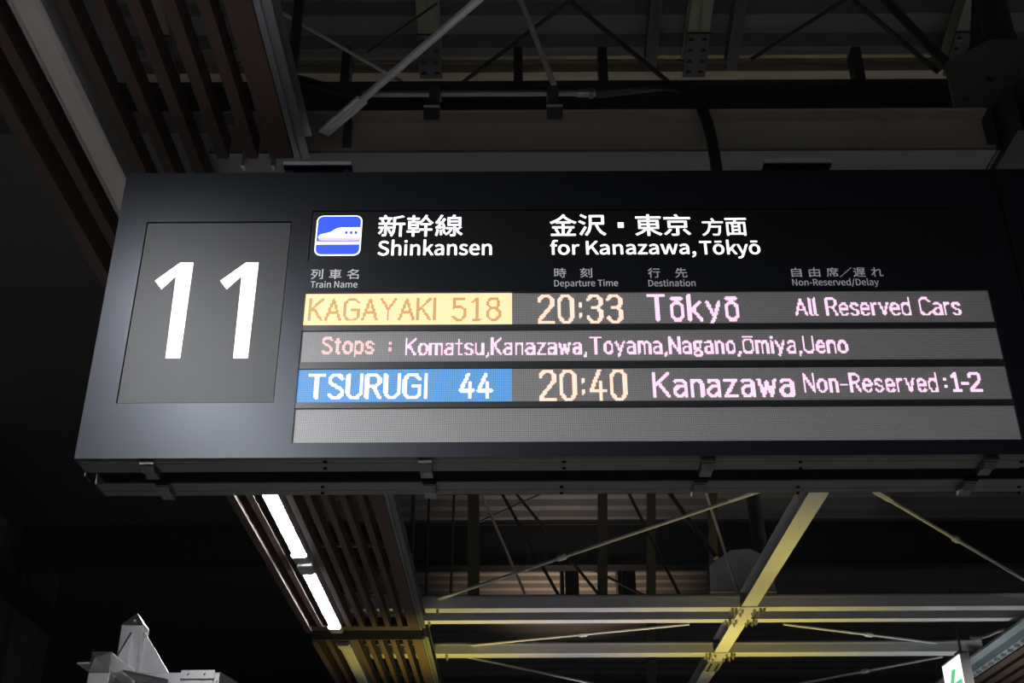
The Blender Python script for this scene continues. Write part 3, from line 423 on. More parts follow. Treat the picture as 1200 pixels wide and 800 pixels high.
def led_text(text, x0, x1, zb, zcap, wdots, yw, gap=2.3, space=4.0):
    """lights the LEDs of the fixed grid that the strokes of the text cover"""
    P = PITCHX; x = 0; pos = []
    for ch in text:
        if ch == ' ': pos.append(None); x += space - gap; continue
        pos.append(x); x += FONT[ch][0] + gap
    tot = x - gap
    hw = wdots * P / 2
    kz = (zcap - zb - 2 * hw) / 10; kx = (x1 - x0 - 2 * hw) / tot
    segs = []
    for ch, p in zip(text, pos):
        if p is None: continue
        for st in FONT[ch][1].split(';'):
            pts = [tuple(float(q) for q in s.split(',')) for s in st.split()]
            pts = [(x0 + hw + (p + a) * kx, zb + hw + b * kz) for a, b in pts]
            segs += list(zip(pts[:-1], pts[1:]))
    lit = set()
    for a, b in segs:
        i0 = int(math.floor((min(a[0], b[0]) - hw) / P)) - 1; i1 = int(math.ceil((max(a[0], b[0]) + hw) / P)) + 1
        j0 = int(math.floor((min(a[1], b[1]) - hw) / P)) - 1; j1 = int(math.ceil((max(a[1], b[1]) + hw) / P)) + 1
        for i in range(i0, i1):
            for j in range(j0, j1):
                if (i, j) not in lit and seg_d((i + 0.65) * P, (j + 0.65) * P, a, b) <= hw * 0.86: lit.add((i, j))
    mb = MB(); s = 0.46 * P
    for i, j in sorted(lit):
        cx, cz = (i + 0.65) * P, (j + 0.65) * P
        mb.add([(cx - s, yw, cz - s), (cx + s, yw, cz - s), (cx + s, yw, cz + s), (cx - s, yw, cz + s)], [(0, 1, 2, 3)])
    return mb
YL = YF + 0.008; YLT = YL - 0.0012
rows = [(1.807, LZ1), (1.678, 1.7872), (1.542, 1.6548), (LZ0, 1.5228)]
row_o = [obj('display_row', MB().box(LX0, LX1, YL, YL + 0.01, a, b), led_off, board) for a, b in rows]
for (a, b), (c, d) in zip(rows[:-1], rows[1:]):
    obj('divider', MB().box(LX0, LX1, YF + 0.0035, YL + 0.01, d, a), divider_m, board)
obj('colour_block', MB().box(LX0 + 0.001, 0.0005, YL - 0.0006, YL, rows[0][0] + 0.001, rows[0][1] - 0.001), led_amber, row_o[0])
obj('colour_block', MB().box(LX0 + 0.001, -0.001, YL - 0.0006, YL, rows[2][0] + 0.001, rows[2][1] - 0.001), led_blue, row_o[2])
def led(row, text, xa, xb, ym, ycap, ybase, wd, m, **k):
    xm = (xa + xb) / 2
    obj('led_text', led_text(text, sx(xa, ym)[0], sx(xb, ym)[0], zz(ybase, xm), zz(ycap, xm), wd, YLT, **k), m, row_o[row])
led(0, 'KAGAYAKI', 360.8, 511.8, 362, 347.8, 375.0, 2.15, txt_tan)
led(0, '518', 528.8, 587.6, 362, 346.6, 374.6, 2.15, txt_tan, gap=3.6)
led(0, '20:33', 629.6, 730.6, 360, 342.9, 378.0, 2.9, txt_peach, gap=3.2)
led(0, 'Tōkyō', 759, 867, 360, 342.4, 375.4, 2.7, txt_pink, gap=2.9)
led(0, 'All Reserved Cars', 931, 1126.5, 358, 346.9, 368.9, 1.85, txt_pink, gap=2.3, space=7)
led(1, 'Stops', 376, 438.6, 404, 392.6, 414.0, 2.0, txt_rose, gap=2.7)
led(1, ':', 454, 459.9, 404, 392.6, 414.0, 2.4, txt_rose)
led(1, 'Komatsu,Kanazawa,', 474.6, 688.4, 404, 393.6, 415.4, 1.85, txt_pink, gap=2.7)
led(1, 'Toyama,Nagano,Ōmiya,Ueno', 691.2, 993.8, 403, 392.0, 413.6, 1.85, txt_pink, gap=2.7)
led(2, 'TSURUGI', 360, 501.6, 451, 435.8, 466.8, 2.6, txt_white, gap=2.8)
led(2, '44', 537.2, 577.8, 451, 434.8, 466.0, 2.7, txt_white, gap=2.7)
led(2, '20:40', 631.4, 735.8, 450, 430.8, 468.8, 2.9, txt_peach, gap=3.2)
led(2, 'Kanazawa', 764.8, 931.2, 449, 433.6, 464.6, 2.7, txt_pink, gap=2.7)
led(2, 'Non-Reserved', 941.6, 1099.8, 447, 435.4, 458.8, 1.85, txt_pink, gap=2.7)
led(2, ':', 1105.6, 1111.6, 447, 434.8, 458.2, 2.2, txt_pink)
led(2, '1-2', 1115.4, 1152.2, 447, 434.0, 458.4, 2.4, txt_pink, gap=1.6)

# ------------------------------------------------------------------ slatted ceiling strips with light fittings
ZS = 2.60
def slat_panel(y0, y1, label, yr=None, start=True):
    """left slats run y0..y1; the ones over the board's hangers stop at yr"""
    t = thing('slatted_ceiling_panel', (-1.2, (y0 + y1) / 2, ZS), label, 'ceiling panel', None)
    hs = 0.085; yr = yr or y1
    def slat(xa, xb, ye, z0=ZS, h=hs, nm='slat'):
        return obj(nm, MB().box(xa, xb, y0 + 0.02, ye - 0.02, z0, z0 + h), wood_m, t)
    slat(-1.705, -1.655, y1, ZS - 0.025, 0.125, 'frame_board'); slat(-1.600, -1.558, y1)
    for xa, ye in ((-1.362, y1), (-1.257, y1), (-1.151, y1), (-1.046, yr), (-0.942, yr)): slat(xa, xa + 0.040, ye)
    slat(-0.860, -0.776, yr, nm='frame_board')
    mb = MB().box(-0.772, -0.752, y0, yr, ZS, ZS + 0.022).box(-0.752, -0.722, y0, yr, ZS + 0.018, ZS + 0.022).box(-0.772, -0.722, y0, yr, ZS + 0.115, ZS + 0.119).box(-0.756, -0.752, y0, yr, ZS + 0.022, ZS + 0.115)
    obj('edge_channel', mb, alu_m, t)
    for a, b in ((y0, y0 + 0.02), (y1 - 0.02, y1)):
        xr = -0.776 if (yr == y1 or a == y0) else -1.11
        obj('end_board', MB().box(-1.705, xr, a, b, ZS, ZS + 0.105), wood_dark, t)
    k = y0 + 0.5
    while k < yr - 0.2:
        obj('cross_bar', MB().box(-1.655, -0.772, k, k + 0.04, ZS + hs + 0.001, ZS + hs + 0.022), alu_m, t); k += 1.15
    return t
pA = slat_panel(-10.5, 5.02, 'dark slatted ceiling strip overhead in front of the departure board', 3.42)
pB = slat_panel(5.06, 9.74, 'slatted ceiling strip behind the board carrying the two lit tubes')
pC = slat_panel(10.03, 16.0, 'farther slatted ceiling strip with the unlit fitting, behind the lit one')
obj('cross_trim', MB().box(-1.655, -0.860, 9.62, 9.719, ZS - 0.001, ZS + 0.02), wood_m, pB)

def half_oct(xc, w, zt, h):
    return [(xc - w / 2, zt), (xc - w / 2, zt - h * 0.5), (xc - w * 0.36, zt - h), (xc + w * 0.36, zt - h), (xc + w / 2, zt - h * 0.5), (xc + w / 2, zt)]
XL = -1.455
def fitting(y0, y1, lit, label, caps=True, xc=XL):
    t = thing('ceiling_light', (xc, (y0 + y1) / 2, ZS), label, 'ceiling light', 'light fittings along the slatted strip')
    c = 0.13 if caps else 0.0
    obj('housing', MB().box(xc - 0.050, xc - 0.043, y0 - c, y1 + c, ZS, ZS + 0.137).box(xc + 0.043, xc + 0.050, y0 - c, y1 + c, ZS, ZS + 0.137).box(xc - 0.043, xc + 0.043, y0 - c, y1 + c, ZS + 0.012, ZS + 0.137), hous_m, t)
    obj('diffuser', MB().prism(half_oct(xc, 0.0855, ZS + 0.0115, 0.0175), 1, y0, y1), tube_on if lit else diff_off, t)
    if caps:
        for a, b in ((y0 - c, y0 - 0.001), (y1 + 0.001, y1 + c)):
            obj('end_cap', MB().prism(half_oct(xc, 0.112, ZS - 0.0005, 0.030), 1, a, b), hous_m, t)
    return t
L = 1.433
fitting(8.152, 8.152 + L, True, 'lit fluorescent fitting, the farther of the two glowing under the board')
fitting(6.332, 6.332 + L, True, 'lit fluorescent fitting, the nearer of the two glowing under the board')
fitting(10.25, 15.6, False, 'unlit pale fitting in the far slatted strip past the lit tubes')
fitting(2.45, 4.90, False, 'unlit pale beige fitting overhead at upper left beside the board', False)
for k in range(6):
    y = 0.72 - 1.82 * k
    fitting(y, y + L, True, 'lit fluorescent fitting out of view before the board, %s one from it' % ('nearest', 'second', 'third', 'fourth', 'fifth', 'sixth')[k])

# ------------------------------------------------------------------ platform roof steel
ZB = 2.72; HB = 0.112
def cross_beam(x0, x1, y0, w, label, m=steel_m, h=HB, bolts=(), z0=ZB):
    t = thing('steel_beam', ((x0 + x1) / 2, y0 + w / 2, z0), label, 'steel beam')
    # near face is the outer web of a channel, so it shows as a flat face above its lower flange
    mb = MB().box(x0, x1, y0, y0 + 0.008, z0 + 0.010, z0 + h).box(x0, x1, y0, y0 + w, z0, z0 + 0.010).box(x0, x1, y0, y0 + w, z0 + h - 0.008, z0 + h)
    mb.box(x0, x1, y0 - 0.004, y0 + 0.002, z0 + h - 0.03, z0 + h - 0.022)
    obj('channel', mb, m, t)
    for bx in bolts:
        for dy in (0.03, w - 0.03):
            b = MB(); b.tube([(bx, y0 + dy, z0 - 0.022), (bx, y0 + dy, z0)], 0.013, 6); b.tube([(bx, y0 + dy, z0 - 0.036), (bx, y0 + dy, z0 - 0.022)], 0.007, 6)
            obj('bolt', b, bolt_m, t)
    return t
for y0, w, nm in ((9.53, 0.125, 'nearer of the twin cross beams below the board'), (9.888, 0.106, 'farther of the twin cross beams below the board'), (11.02, 0.16, 'third cross beam below the twin ones')):
    cross_beam(-1.70, 1.853, y0, w, 'grey steel beam left of the long beam, ' + nm, bolts=(-0.62 if y0 < 9.8 or y0 > 11 else -0.71, 1.79))
    cross_beam(1.987, 5.6 if y0 < 11 else 4.35, y0, w, 'grey steel beam right of the long beam, ' + nm, bolts=(2.05,))
t = thing('steel_beam', (1.92, 8.6, ZB), 'long steel beam lit yellow, running away along the platform under the board', 'steel beam')
obj('girder', MB().hbeam_y(3.8, 9.52, 1.92, ZB, 0.13, 0.128), steel_m, t)
obj('girder', MB().hbeam_y(9.665, 9.878, 1.92, ZB, 0.13, 0.128), steel_m, t)
obj('girder', MB().hbeam_y(10.0, 11.01, 1.92, ZB, 0.13, 0.128), steel_m, t)
obj('girder', MB().hbeam_y(11.19, 15.5, 1.92, ZB, 0.13, 0.128), steel_m, t)
obj('splice_plate', MB().box(1.853, 1.987, 9.50, 10.03, ZB - 0.012, ZB - 0.0005), steel_m, t)
obj('splice_plate', MB().box(1.853, 1.987, 11.0, 11.22, ZB - 0.012, ZB - 0.0005), steel_m, t)
sp2 = obj('splice_plate', MB().box(1.850, 1.99, 11.36, 11.72, ZB - 0.010, ZB - 0.0005), galv_flat, t)
for dy in (11.42, 11.50, 11.58, 11.66):
    for dx in (1.885, 1.955):
        obj('bolt', MB().tube([(dx, dy, ZB - 0.024), (dx, dy, ZB - 0.010)], 0.012, 6), steel_dark, t)
for dy in (9.56, 9.66, 9.87, 9.97, 11.03, 11.19):
    for dx in (1.82, 1.87, 1.97, 2.02):
        b = MB(); b.tube([(dx, dy, ZB - 0.034), (dx, dy, ZB - 0.012)], 0.013, 6); b.tube([(dx, dy, ZB - 0.046), (dx, dy, ZB - 0.034)], 0.007, 6)
        if dx in (1.82, 2.02): b.tube([(dx, dy, ZB - 0.012), (dx, dy, ZB)], 0.010, 6)
        obj('bolt', b, bolt_m, t)
# beam over the board
t = thing('steel_beam', (0.5, 3.6, ZB), 'beige steel cross beam just above the departure board', 'steel beam')
obj('girder', MB().hbeam_x(-1.12, 1.80, 3.592, ZB + 0.0125, 0.1875, 0.132, 0.012, 0.01), steel_beige, t)
obj('lower_flange', MB().box(-1.12, 1.80, 3.526, 3.60, ZB, ZB + 0.012).box(-1.12, 1.80, 3.6005, 3.68, ZB + 0.002, ZB + 0.012), mat('grey_flange', (0.15, 0.15, 0.155), 0.5), t)
for x in (-0.66,):
    c = at(349, 165, 3.585)
    obj('stiffener', MB().box(c.x - 0.010, c.x + 0.012, 3.53, 3.586, ZB + 0.012, ZB + 0.188), steel_dark, t)
    for px in (344, 352, 408, 414):
        q = at(px, 177, 3.54); obj('bolt', MB().tube([(q.x, 3.545, ZB + 0.012), (q.x, 3.545, ZB + 0.03)], 0.008, 6), bolt_m, t)
c = at(408, 165, 3.585); obj('stiffener', MB().box(c.x - 0.012, c.x + 0.012, 3.53, 3.586, ZB + 0.012, ZB + 0.188), steel_dark, t)
obj('end_plate', MB().box(1.80, 1.812, 3.52, 3.664, ZB - 0.005, ZB + 0.21), steel_dark, t)
# a second, nearer long beam at the upper right corner meets its end
t = thing('steel_beam', (1.92, 3.0, ZB), 'dark end of the long beam at the upper right corner above the board', 'steel beam')
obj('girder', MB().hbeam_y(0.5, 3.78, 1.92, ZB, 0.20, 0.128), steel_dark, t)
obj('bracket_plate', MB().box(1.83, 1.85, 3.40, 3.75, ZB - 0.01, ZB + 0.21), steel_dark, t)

# gusset plates with tubular struts
def gusset(pts, y, label, m):
    t = thing('gusset_plate', (1.92, y, 2.86), label, 'gusset plate')
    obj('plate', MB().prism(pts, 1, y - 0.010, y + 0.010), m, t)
    for bx, bz in ((-0.16, 0.12), (-0.10, 0.20), (0.02, 0.30), (0.09, 0.30), (0.02, 0.23), (0.09, 0.23), (-0.12, 0.08)):
        obj('bolt', MB().tube([(1.92 + bx, y - 0.030, 2.92 + bz), (1.92 + bx, y - 0.010, 2.92 + bz)], 0.016, 6), m, t)
    obj('rib', MB().box(pts[0][0], pts[-1][0], y - 0.018, y - 0.010, 2.905, 2.915), m, t)
    return t
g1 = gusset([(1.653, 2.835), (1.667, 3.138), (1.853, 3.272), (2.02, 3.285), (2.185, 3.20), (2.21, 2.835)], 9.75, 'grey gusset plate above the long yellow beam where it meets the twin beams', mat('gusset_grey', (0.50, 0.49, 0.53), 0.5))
g2 = gusset([(1.773, 2.93), (1.773, 3.31), (1.985, 3.433), (2.30, 3.433), (2.42, 3.31), (2.42, 2.93)], 3.72, 'dark gusset plate at the upper right corner above the board', mat('gusset_shaded', (0.10, 0.092, 0.082), 0.5))  # same steel as the far gusset, its dimmer light put into the colour
def strut(p0, p1, r, label, m=steel_dark, fork=True, name='tubular_strut'):
    t = thing(name, p0, label, 'roof strut')
    obj('tube', MB().tube([p0, p1], r, 14), m, t, smooth=True)
    p0, p1 = Vector(p0), Vector(p1); u = (p1 - p0).normalized()
    obj('collar', MB().tube([p0 - u * 0.02, p0 + u * 0.10], r * 1.12, 14), m, t)
    return t
strut(at(894, 668, 9.84), at(880, 560, 10.0), 0.065, 'dark tubular strut rising from the gusset plate on the yellow beam')
strut(at(1176, 64, 3.80), at(1152, -40, 4.0), 0.062, 'thick dark tubular strut at the upper right corner')
strut(at(838, 652, 9.79), at(772, 560, 10.2), 0.022, 'thin dark strut slanting up left from the gusset plate', rod_dark)
strut(at(1112, 78, 3.80), at(1030, -8, 4.4), 0.022, 'thin dark strut slanting up left from the upper right gusset', rod_dark)
strut(at(1146, 112, 4.3), at(1150, -30, 4.7), 0.045, 'dark strut leaning right behind the upper right gusset')

# bracing rods
def rod(p0, p1, r, label, m=rod_m, buckle=None, ends=False, cat='bracing rod'):
    p0, p1 = Vector(p0), Vector(p1); u = (p1 - p0).normalized(); Ln = (p1 - p0).length
    t = thing('bracing_rod', p0, label, cat)
    obj('rod', MB().tube([p0, p1], r, 8), m, t, smooth=True)
    if buckle:
        q = p0.lerp(p1, buckle); obj('turnbuckle', MB().tube([q - u * 0.05, q - u * 0.03, q + u * 0.03, q + u * 0.05], [r, r * 1.9, r * 1.9, r], 8), m, t)
    if ends:
        for q, s in ((p0, 1), (p1, -1)):
            obj('end_plate', MB().bar(q - u * (0.05 * s), q + u * (0.20 * s), r * 3.2, 0.012), m, t)
    return t
ZR = 2.80
rod(at_z(388, 148, ZR), at_z(640, -69, ZR), 0.014, 'pale bracing rod slanting up from the beam above the board', rod_m, ends=True)
rod(at_z(513, 702, ZR), at_z(884, 577, ZR), 0.013, 'long pale bracing rod crossing under the board left of the yellow beam', rod_m, buckle=0.45, ends=True)
rod(at_z(1028, 577, ZR), at_z(1222, 692, ZR), 0.013, 'pale bracing rod slanting down right of the yellow beam', rod_m, buckle=0.42, ends=True)
rod(at_z(540, 757, ZR), at_z(808, 731, ZR), 0.012, 'thin bracing rod between the twin beams and the third beam, left', rod_m, buckle=0.55)
rod(at_z(918, 731, ZR), at_z(1112, 755, ZR), 0.012, 'thin bracing rod between the twin beams and the third beam, right', rod_m, buckle=0.5)
rod(at_z(545, 769, ZR), at_z(720, 806, ZR), 0.012, 'thin bracing rod below the third beam, slanting down right', rod_m)
rod(at_z(1105, 769, ZR), at_z(930, 802, ZR), 0.012, 'thin bracing rod below the third beam, slanting down left', rod_m, buckle=0.5)

# roof girders and rafters above
def beam_box(name, x0, x1, y0, y1, z0, z1, m, label, cat='roof beam'):
    t = thing(name, ((x0 + x1) / 2, (y0 + y1) / 2, z0), label, cat); yc = (y0 + y1) / 2
    obj('web', MB().box(x0, x1, y0, y1, z0 + 0.02, z1 - 0.02), m, t)
    for a, b in ((z0, z0 + 0.018), (z1 - 0.018, z1)):
        obj('flange', MB().box(x0, x1, y0 - 0.03, y1 + 0.03, a, b), m, t)
    return t
beam_box('purlin', -2.3, 11, 5.47, 5.53, 4.79, 4.89, mat('beige_purlin', (0.34, 0.29, 0.21), 0.5), 'beige purlin lit along the roof edge above the board')
beam_box('eaves_girder', -5.8, 11, 4.98, 5.10, 4.10, 4.30, girder_m, 'dark eaves girder behind the conduit above the board')
beam_box('eaves_girder', -5.8, 11, 13.40, 13.56, 4.32, 4.84, girder_m, 'deep dark girder seen below the board behind the bracing rods')
beam_box('purlin', -2.3, 11, 18.4, 18.5, 5.78, 5.92, steel_beige, 'far brown purlin seen under the deep dark girder, upper')
beam_box('purlin', -2.3, 11, 20.2, 20.3, 5.98, 6.1, steel_beige, 'far brown purlin seen under the deep dark girder, lower')
def rafter(x, y0, y1, z1, w, h, m, label, plate=None):
    z0 = z1 + (y1 - y0) * SLOPE
    t = thing('rafter', (x, y1, z1), label, 'rafter')
    v = []
    mb = MB()
    for xa, xb, da, db in ((x - w / 2, x + w / 2, -h, -h + 0.012), (x - w / 2, x + w / 2, -0.012, 0), (x - 0.006, x + 0.006, -h, 0)):
        v = [(xx, yy, zc + d) for yy, zc in ((y0, z0), (y1, z1)) for xx in (xa, xb) for d in (da, db)]
        mb.add(v, [(0, 1, 3, 2), (4, 6, 7, 5), (0, 2, 6, 4), (1, 5, 7, 3), (0, 4, 5, 1), (2, 3, 7, 6)])
    obj('profile', mb, m, t)
    if plate:
        ya, yb = plate; f = lambda yy: z1 + (y1 - yy) * SLOPE - h
        q = MB(); v = [(x + s * (w / 2 + 0.004), yy, f(yy) - dd) for yy in (ya, yb) for s in (-1, 1) for dd in (0.014, 0.0)]
        q.add(v, [(0, 1, 3, 2), (4, 6, 7, 5), (0, 2, 6, 4), (1, 5, 7, 3), (0, 4, 5, 1), (2, 3, 7, 6)])
        pl = obj('splice_plate', q, steel_dark, t)
        for k in range(4):
            yy = ya + (yb - ya) * (k + 0.5) / 4
            for s in (-1, 1):
                obj('bolt', MB().tube([(x + s * w * 0.3, yy, f(yy) - 0.03), (x + s * w * 0.3, yy, f(yy) - 0.014)], 0.014, 6), steel_dark, t)
    return t
raf_m = mat('rafter_paint', (0.22, 0.21, 0.15), 0.45)
for x, lab in ((-2.02, 'behind the slatted strip'), (-0.47, 'above the pale bracing rod'), (1.08, 'above the curved black cable'), (2.62, 'right of the thick strut')):
    rafter(x, -3.4, 5.42, 4.88, 0.125, 0.15, raf_m, 'steel rafter under the roof decking, ' + lab, (5.13, 5.41))
for x, lab in ((0.83, 'left'), (1.31, 'right')):
    rafter(x, -3.4, 5.42, 4.88, 0.07, 0.10, steel_dark, 'dark thin rafter %s of the one above the curved black cable' % lab)
for px, lab in ((408, 'beside the pale bracing rod'), (607, 'left of the slanting hanger rod'), (705, 'right of the slanting hanger rod'), (1000, 'far right')):
    a, b = at(px, 62, 5.2), at(px, 100, 5.2)
    t = tag(obj('roof_cleat', MB().box(a.x - 0.025, a.x + 0.025, 5.15, 5.25, b.z - 0.1, a.z).box(a.x - 0.035, a.x + 0.035, 5.13, 5.27, b.z - 0.12, b.z - 0.1), steel_dark), 'short dark roof cleat above the conduit, ' + lab, 'roof cleat')
rod(at(352, -10, 4.6), at(341, 92, 4.6), 0.028, 'dark upright rod beside the end of the slatted strip', rod_dark)
rod(at(318, 8, 4.7), at(478, 100, 5.0), 0.010, 'thin brace falling right behind the pale rod', rod_m)
rod(at(667, 2, 5.03), at(542, 97, 5.22), 0.012, 'thin crossing brace falling left from the roof centre', rod_dark)
rod(at(669, 2, 5.08), at(788, 100, 5.22), 0.014, 'thin crossing brace falling right from the roof centre', rod_dark)
rod(at(606, -10, 3.75), at(649, 99, 3.66), 0.012, 'slanting hanger rod down to the conduit clamp', rod_m)
rod(at(430, 62, 4.9), at(512, 4, 4.9), 0.007, 'thin wire crossing behind the pale bracing rod', rod_dark)
rod(at(990, 0, 4.9), at(880, 70, 5.0), 0.012, 'thin brace falling left at upper right', rod_dark)
rod(at(1000, 0, 4.9), at(1100, 85, 5.0), 0.014, 'thin brace falling right at upper right', rod_dark)

# conduit and cable feeding the board
t = thing('conduit', (0, 3.66, 3.12), 'horizontal grey cable conduit with a brass end above the board', 'conduit')
pc = [at(x, 107.5, 3.66) for x in (425, 684)]
obj('pipe', MB().tube([(pc[0].x, 3.66, 3.115), (pc[1].x, 3.66, 3.115)], 0.013, 12), pipe_m, t, smooth=True)
q = at(690, 108, 3.66).x
obj('connector', MB().tube([(q - 0.045, 3.66, 3.115), (q, 3.66, 3.115)], 0.018, 12).tube([(q, 3.66, 3.115), (q + 0.018, 3.66, 3.115)], 0.024, 6).tube([(q + 0.018, 3.66, 3.115), (q + 0.03, 3.66, 3.115)], 0.017, 12), pipe_m, t)
def bez(P, n=24):
    out = []
    for k in range(n + 1):
        s = k / n; m_ = 1 - s; out.append(Vector(P[0]) * m_**3 + Vector(P[1]) * 3 * m_ * m_ * s + Vector(P[2]) * 3 * m_ * s * s + Vector(P[3]) * s**3)
    return out
cab = bez([(q + 0.025, 3.66, 3.115), (q + 0.34, 3.66, 3.135), (0.70, 3.50, 3.11), (0.735, 3.47, 2.75)]) + bez([(0.735, 3.47, 2.75), (0.74, 3.462, 2.66), (0.74, 3.45, 2.55), (0.74, 3.44, 2.392)], 10)[1:]
cb = obj('power_cable', MB().tube(cab, [0.022 if i % 2 else 0.020 for i in range(len(cab))], 12), cable_m, None, True)
tag(cb, 'thick black cable curving down from the conduit into the board top', 'cable')
cab2 = bez([at(345, 92, 4.2), at(370, 96, 4.2), at(400, 112, 4.0), at(428, 107.5, 3.66)], 14)
tag(obj('power_cable', MB().tube(cab2, 0.02, 10), cable_m, None, True), 'dark cable drooping into the left end of the conduit', 'cable')
for px, lab in ((509, 'under the left rafter'), (648, 'below the slanting hanger rod')):
    a = at(px, 107, 3.60).x
    t = thing('conduit_clamp', (a, 3.6, 2.93), 'dark conduit clamp on the beam above the board, ' + lab, 'clamp')
    obj('arm', MB().box(a - 0.020, a + 0.020, 3.60, 3.64, 2.935, 3.10), steel_dark, t)
    obj('jaw', MB().box(a - 0.030, a + 0.030, 3.505, 3.66, 2.921, 2.934).box(a - 0.030, a + 0.030, 3.505, 3.522, 2.87, 2.934), steel_dark, t)
    obj('saddle', MB().box(a - 0.024, a + 0.024, 3.638, 3.685, 3.092, 3.100).box(a - 0.024, a + 0.024, 3.636, 3.642, 3.09, 3.135), steel_dark, t)
    obj('lip', MB().box(a - 0.030, a + 0.030, 3.498, 3.504, 2.915, 2.924), rod_m, t)
for px in (292, 326):
    a = at(px, 190, 3.52).x
    tag(obj('strap', MB().box(a - 0.006, a + 0.006, 3.440, 3.470, 2.60, ZB - 0.001).box(a - 0.012, a + 0.012, 3.43, 3.50, ZB - 0.004, ZB - 0.0005), galv_flat), 'short pale strap at the end of the dark slats, ' + ('left one' if px < 300 else 'right one'), 'strap')

# ------------------------------------------------------------------ far roof members under the board
def post(px, y0p, y1p, Y, w, label, m=steel_dark):
    a, b = at(px, y0p, Y), at(px, y1p, Y)
    t = thing('roof_post', (b.x, Y, b.z), label, 'roof post')
    obj('shaft', MB().bar(b, a, w, w), m, t)
    obj('cap', MB().bar(a - Vector((0, 0, 0.05)), a + Vector((0, 0, 0.0)), w * 1.35, w * 1.35), m, t)
    return t
post(555, 543, 706, 12.0, 0.12, 'broad dark roof post left under the board', steel_dark)
post(763, 543, 812, 12.0, 0.09, 'dark roof post near the middle under the board')
post(706, 543, 706, 12.05, 0.10, 'dark roof post between the middle one and the left one')
post(835, 548, 694, 11.6, 0.09, 'dark roof post left of the gusset plate')
for px, lab in ((484, 'leftmost'), (502, 'second'), (531, 'third')):
    rod(at(px + 3, 522.5, 12.0), at(px - 3, 700, 12.0), 0.022 if px < 500 else 0.014, 'thin upright rod right of the lit slatted strip, ' + lab, rod_dark)
rod(at(525, 488, 11.5), at(617, 700, 11.2), 0.014, 'thin grey brace falling right under the board, left one', rod_m)
rod(at(548, 506, 11.55), at(656, 700, 11.3), 0.016, 'dark brace falling right under the board, second', rod_dark)
rod(at(575, 542, 12.15), at(703, 698, 11.6), 0.016, 'dark brace falling right under the board, crossing behind the long pale rod', rod_dark)
rod(at(692, 488, 11.5), at(798, 700, 11.2), 0.016, 'dark brace right of the middle roof post', rod_dark)
rod(at(825, 570, 9.70), at(864, 692, 9.69), 0.012, 'pale hanger rod in front of the gusset plate', rod_m)
rod(at(708, 545, 12.3), at(560, 612, 12.6), 0.012, 'thin brace falling left beside the broad roof post', rod_dark)
rod(at(640, 640, 16), at(760, 700, 17), 0.02, 'faint far brace under the deep girder', rod_dark)
for px, lab in ((668, 'left'), (735, 'middle'), (850, 'right')):
    a = at(px, 680, 17.5)
    tag(obj('roof_cleat', MB().box(a.x - 0.14, a.x - 0.09, 17.5, 17.9, a.z - 0.3, a.z + 0.4).box(a.x - 0.06, a.x + 0.14, 17.6, 17.9, a.z - 0.3, a.z + 0.4).box(a.x - 0.2, a.x + 0.2, 17.45, 17.5, a.z + 0.4, a.z + 0.43), steel_dark), 'dark far roof bracket under the deep girder, ' + lab, 'roof bracket')

# ------------------------------------------------------------------ galvanised post with pointed arms, lower left
PX, PY, PZ, HW = -1.668, 5.2, 1.215, 0.048
t = thing('steel_post', (PX, PY, -1.6), 'galvanised square steel post with pointed crossing arms at lower left', 'steel post')
def sq_tube(axis, a0, a1, c, hw=HW):
    mb = MB()
    if axis == 2: mb.box(c[0] - hw, c[0] + hw, c[1] - hw, c[1] + hw, a0, a1)
    if axis == 0: mb.box(a0, a1, c[0] - hw, c[0] + hw, c[1] - hw, c[1] + hw)
    if axis == 1: mb.box(c[0] - hw, c[0] + hw, a0, a1, c[1] - hw, c[1] + hw)
    return mb
def pyramid(base, tip): 
    return MB().add(list(base) + [tip], [(0, 1, 2, 3), (1, 0, 4), (2, 1, 4), (3, 2, 4), (0, 3, 4)])
obj('shaft', sq_tube(2, -1.6, 1.405, (PX, PY)), galv_m, t, bevel=0.003)
h = HW + 0.002
obj('end_cap', pyramid([(PX - h, PY - h, 1.405), (PX + h, PY - h, 1.405), (PX + h, PY + h, 1.405), (PX - h, PY + h, 1.405)], (PX, PY, 1.470)), galv_m, t)
AZ = 1.165
HA = 0.036
obj('arm', sq_tube(0, PX + HW, -1.262, (PY, AZ), HA), galv_m, t, bevel=0.003)
obj('end_cap', pyramid([(-1.262, PY - HA, AZ - HA), (-1.262, PY + HA, AZ - HA), (-1.262, PY + HA, AZ + HA), (-1.262, PY - HA, AZ + HA)], (-1.190, PY, AZ)), galv_m, t)
h = 0.040
obj('arm', sq_tube(1, 4.82, PY - HW, (PX, AZ), h), galv_m, t, bevel=0.003)
obj('end_cap', pyramid([(PX - h, 4.82, AZ - h), (PX + h, 4.82, AZ - h), (PX + h, 4.82, AZ + h), (PX - h, 4.82, AZ + h)], (PX, 4.75, AZ)), galv_m, t)
obj('drop_bracket', MB().box(PX - h - 0.003, PX + h + 0.003, 4.825, 4.90, AZ - h - 0.075, AZ - h - 0.0005), galv_m, t, bevel=0.003)
obj('arm', sq_tube(0, PX - 0.30, PX - HW, (PY, AZ - 0.2), HA), galv_m, t, bevel=0.003)
def gus(pts3, th):
    n = len(pts3); a = [Vector(p) for p in pts3]; nrm = (a[1] - a[0]).cross(a[2] - a[0]).normalized() * th / 2
    v = [p - nrm for p in a] + [p + nrm for p in a]
    return MB().add(v, [tuple(range(n))[::-1], tuple(range(n, 2 * n))] + [(i, (i + 1) % n, n + (i + 1) % n, n + i) for i in range(n)])
obj('gusset', gus([(PX + HW, PY, AZ + HA), (PX + HW + 0.13, PY, AZ + HA), (PX + HW, PY, AZ + HA + 0.18)], 0.008), galv_m, t)
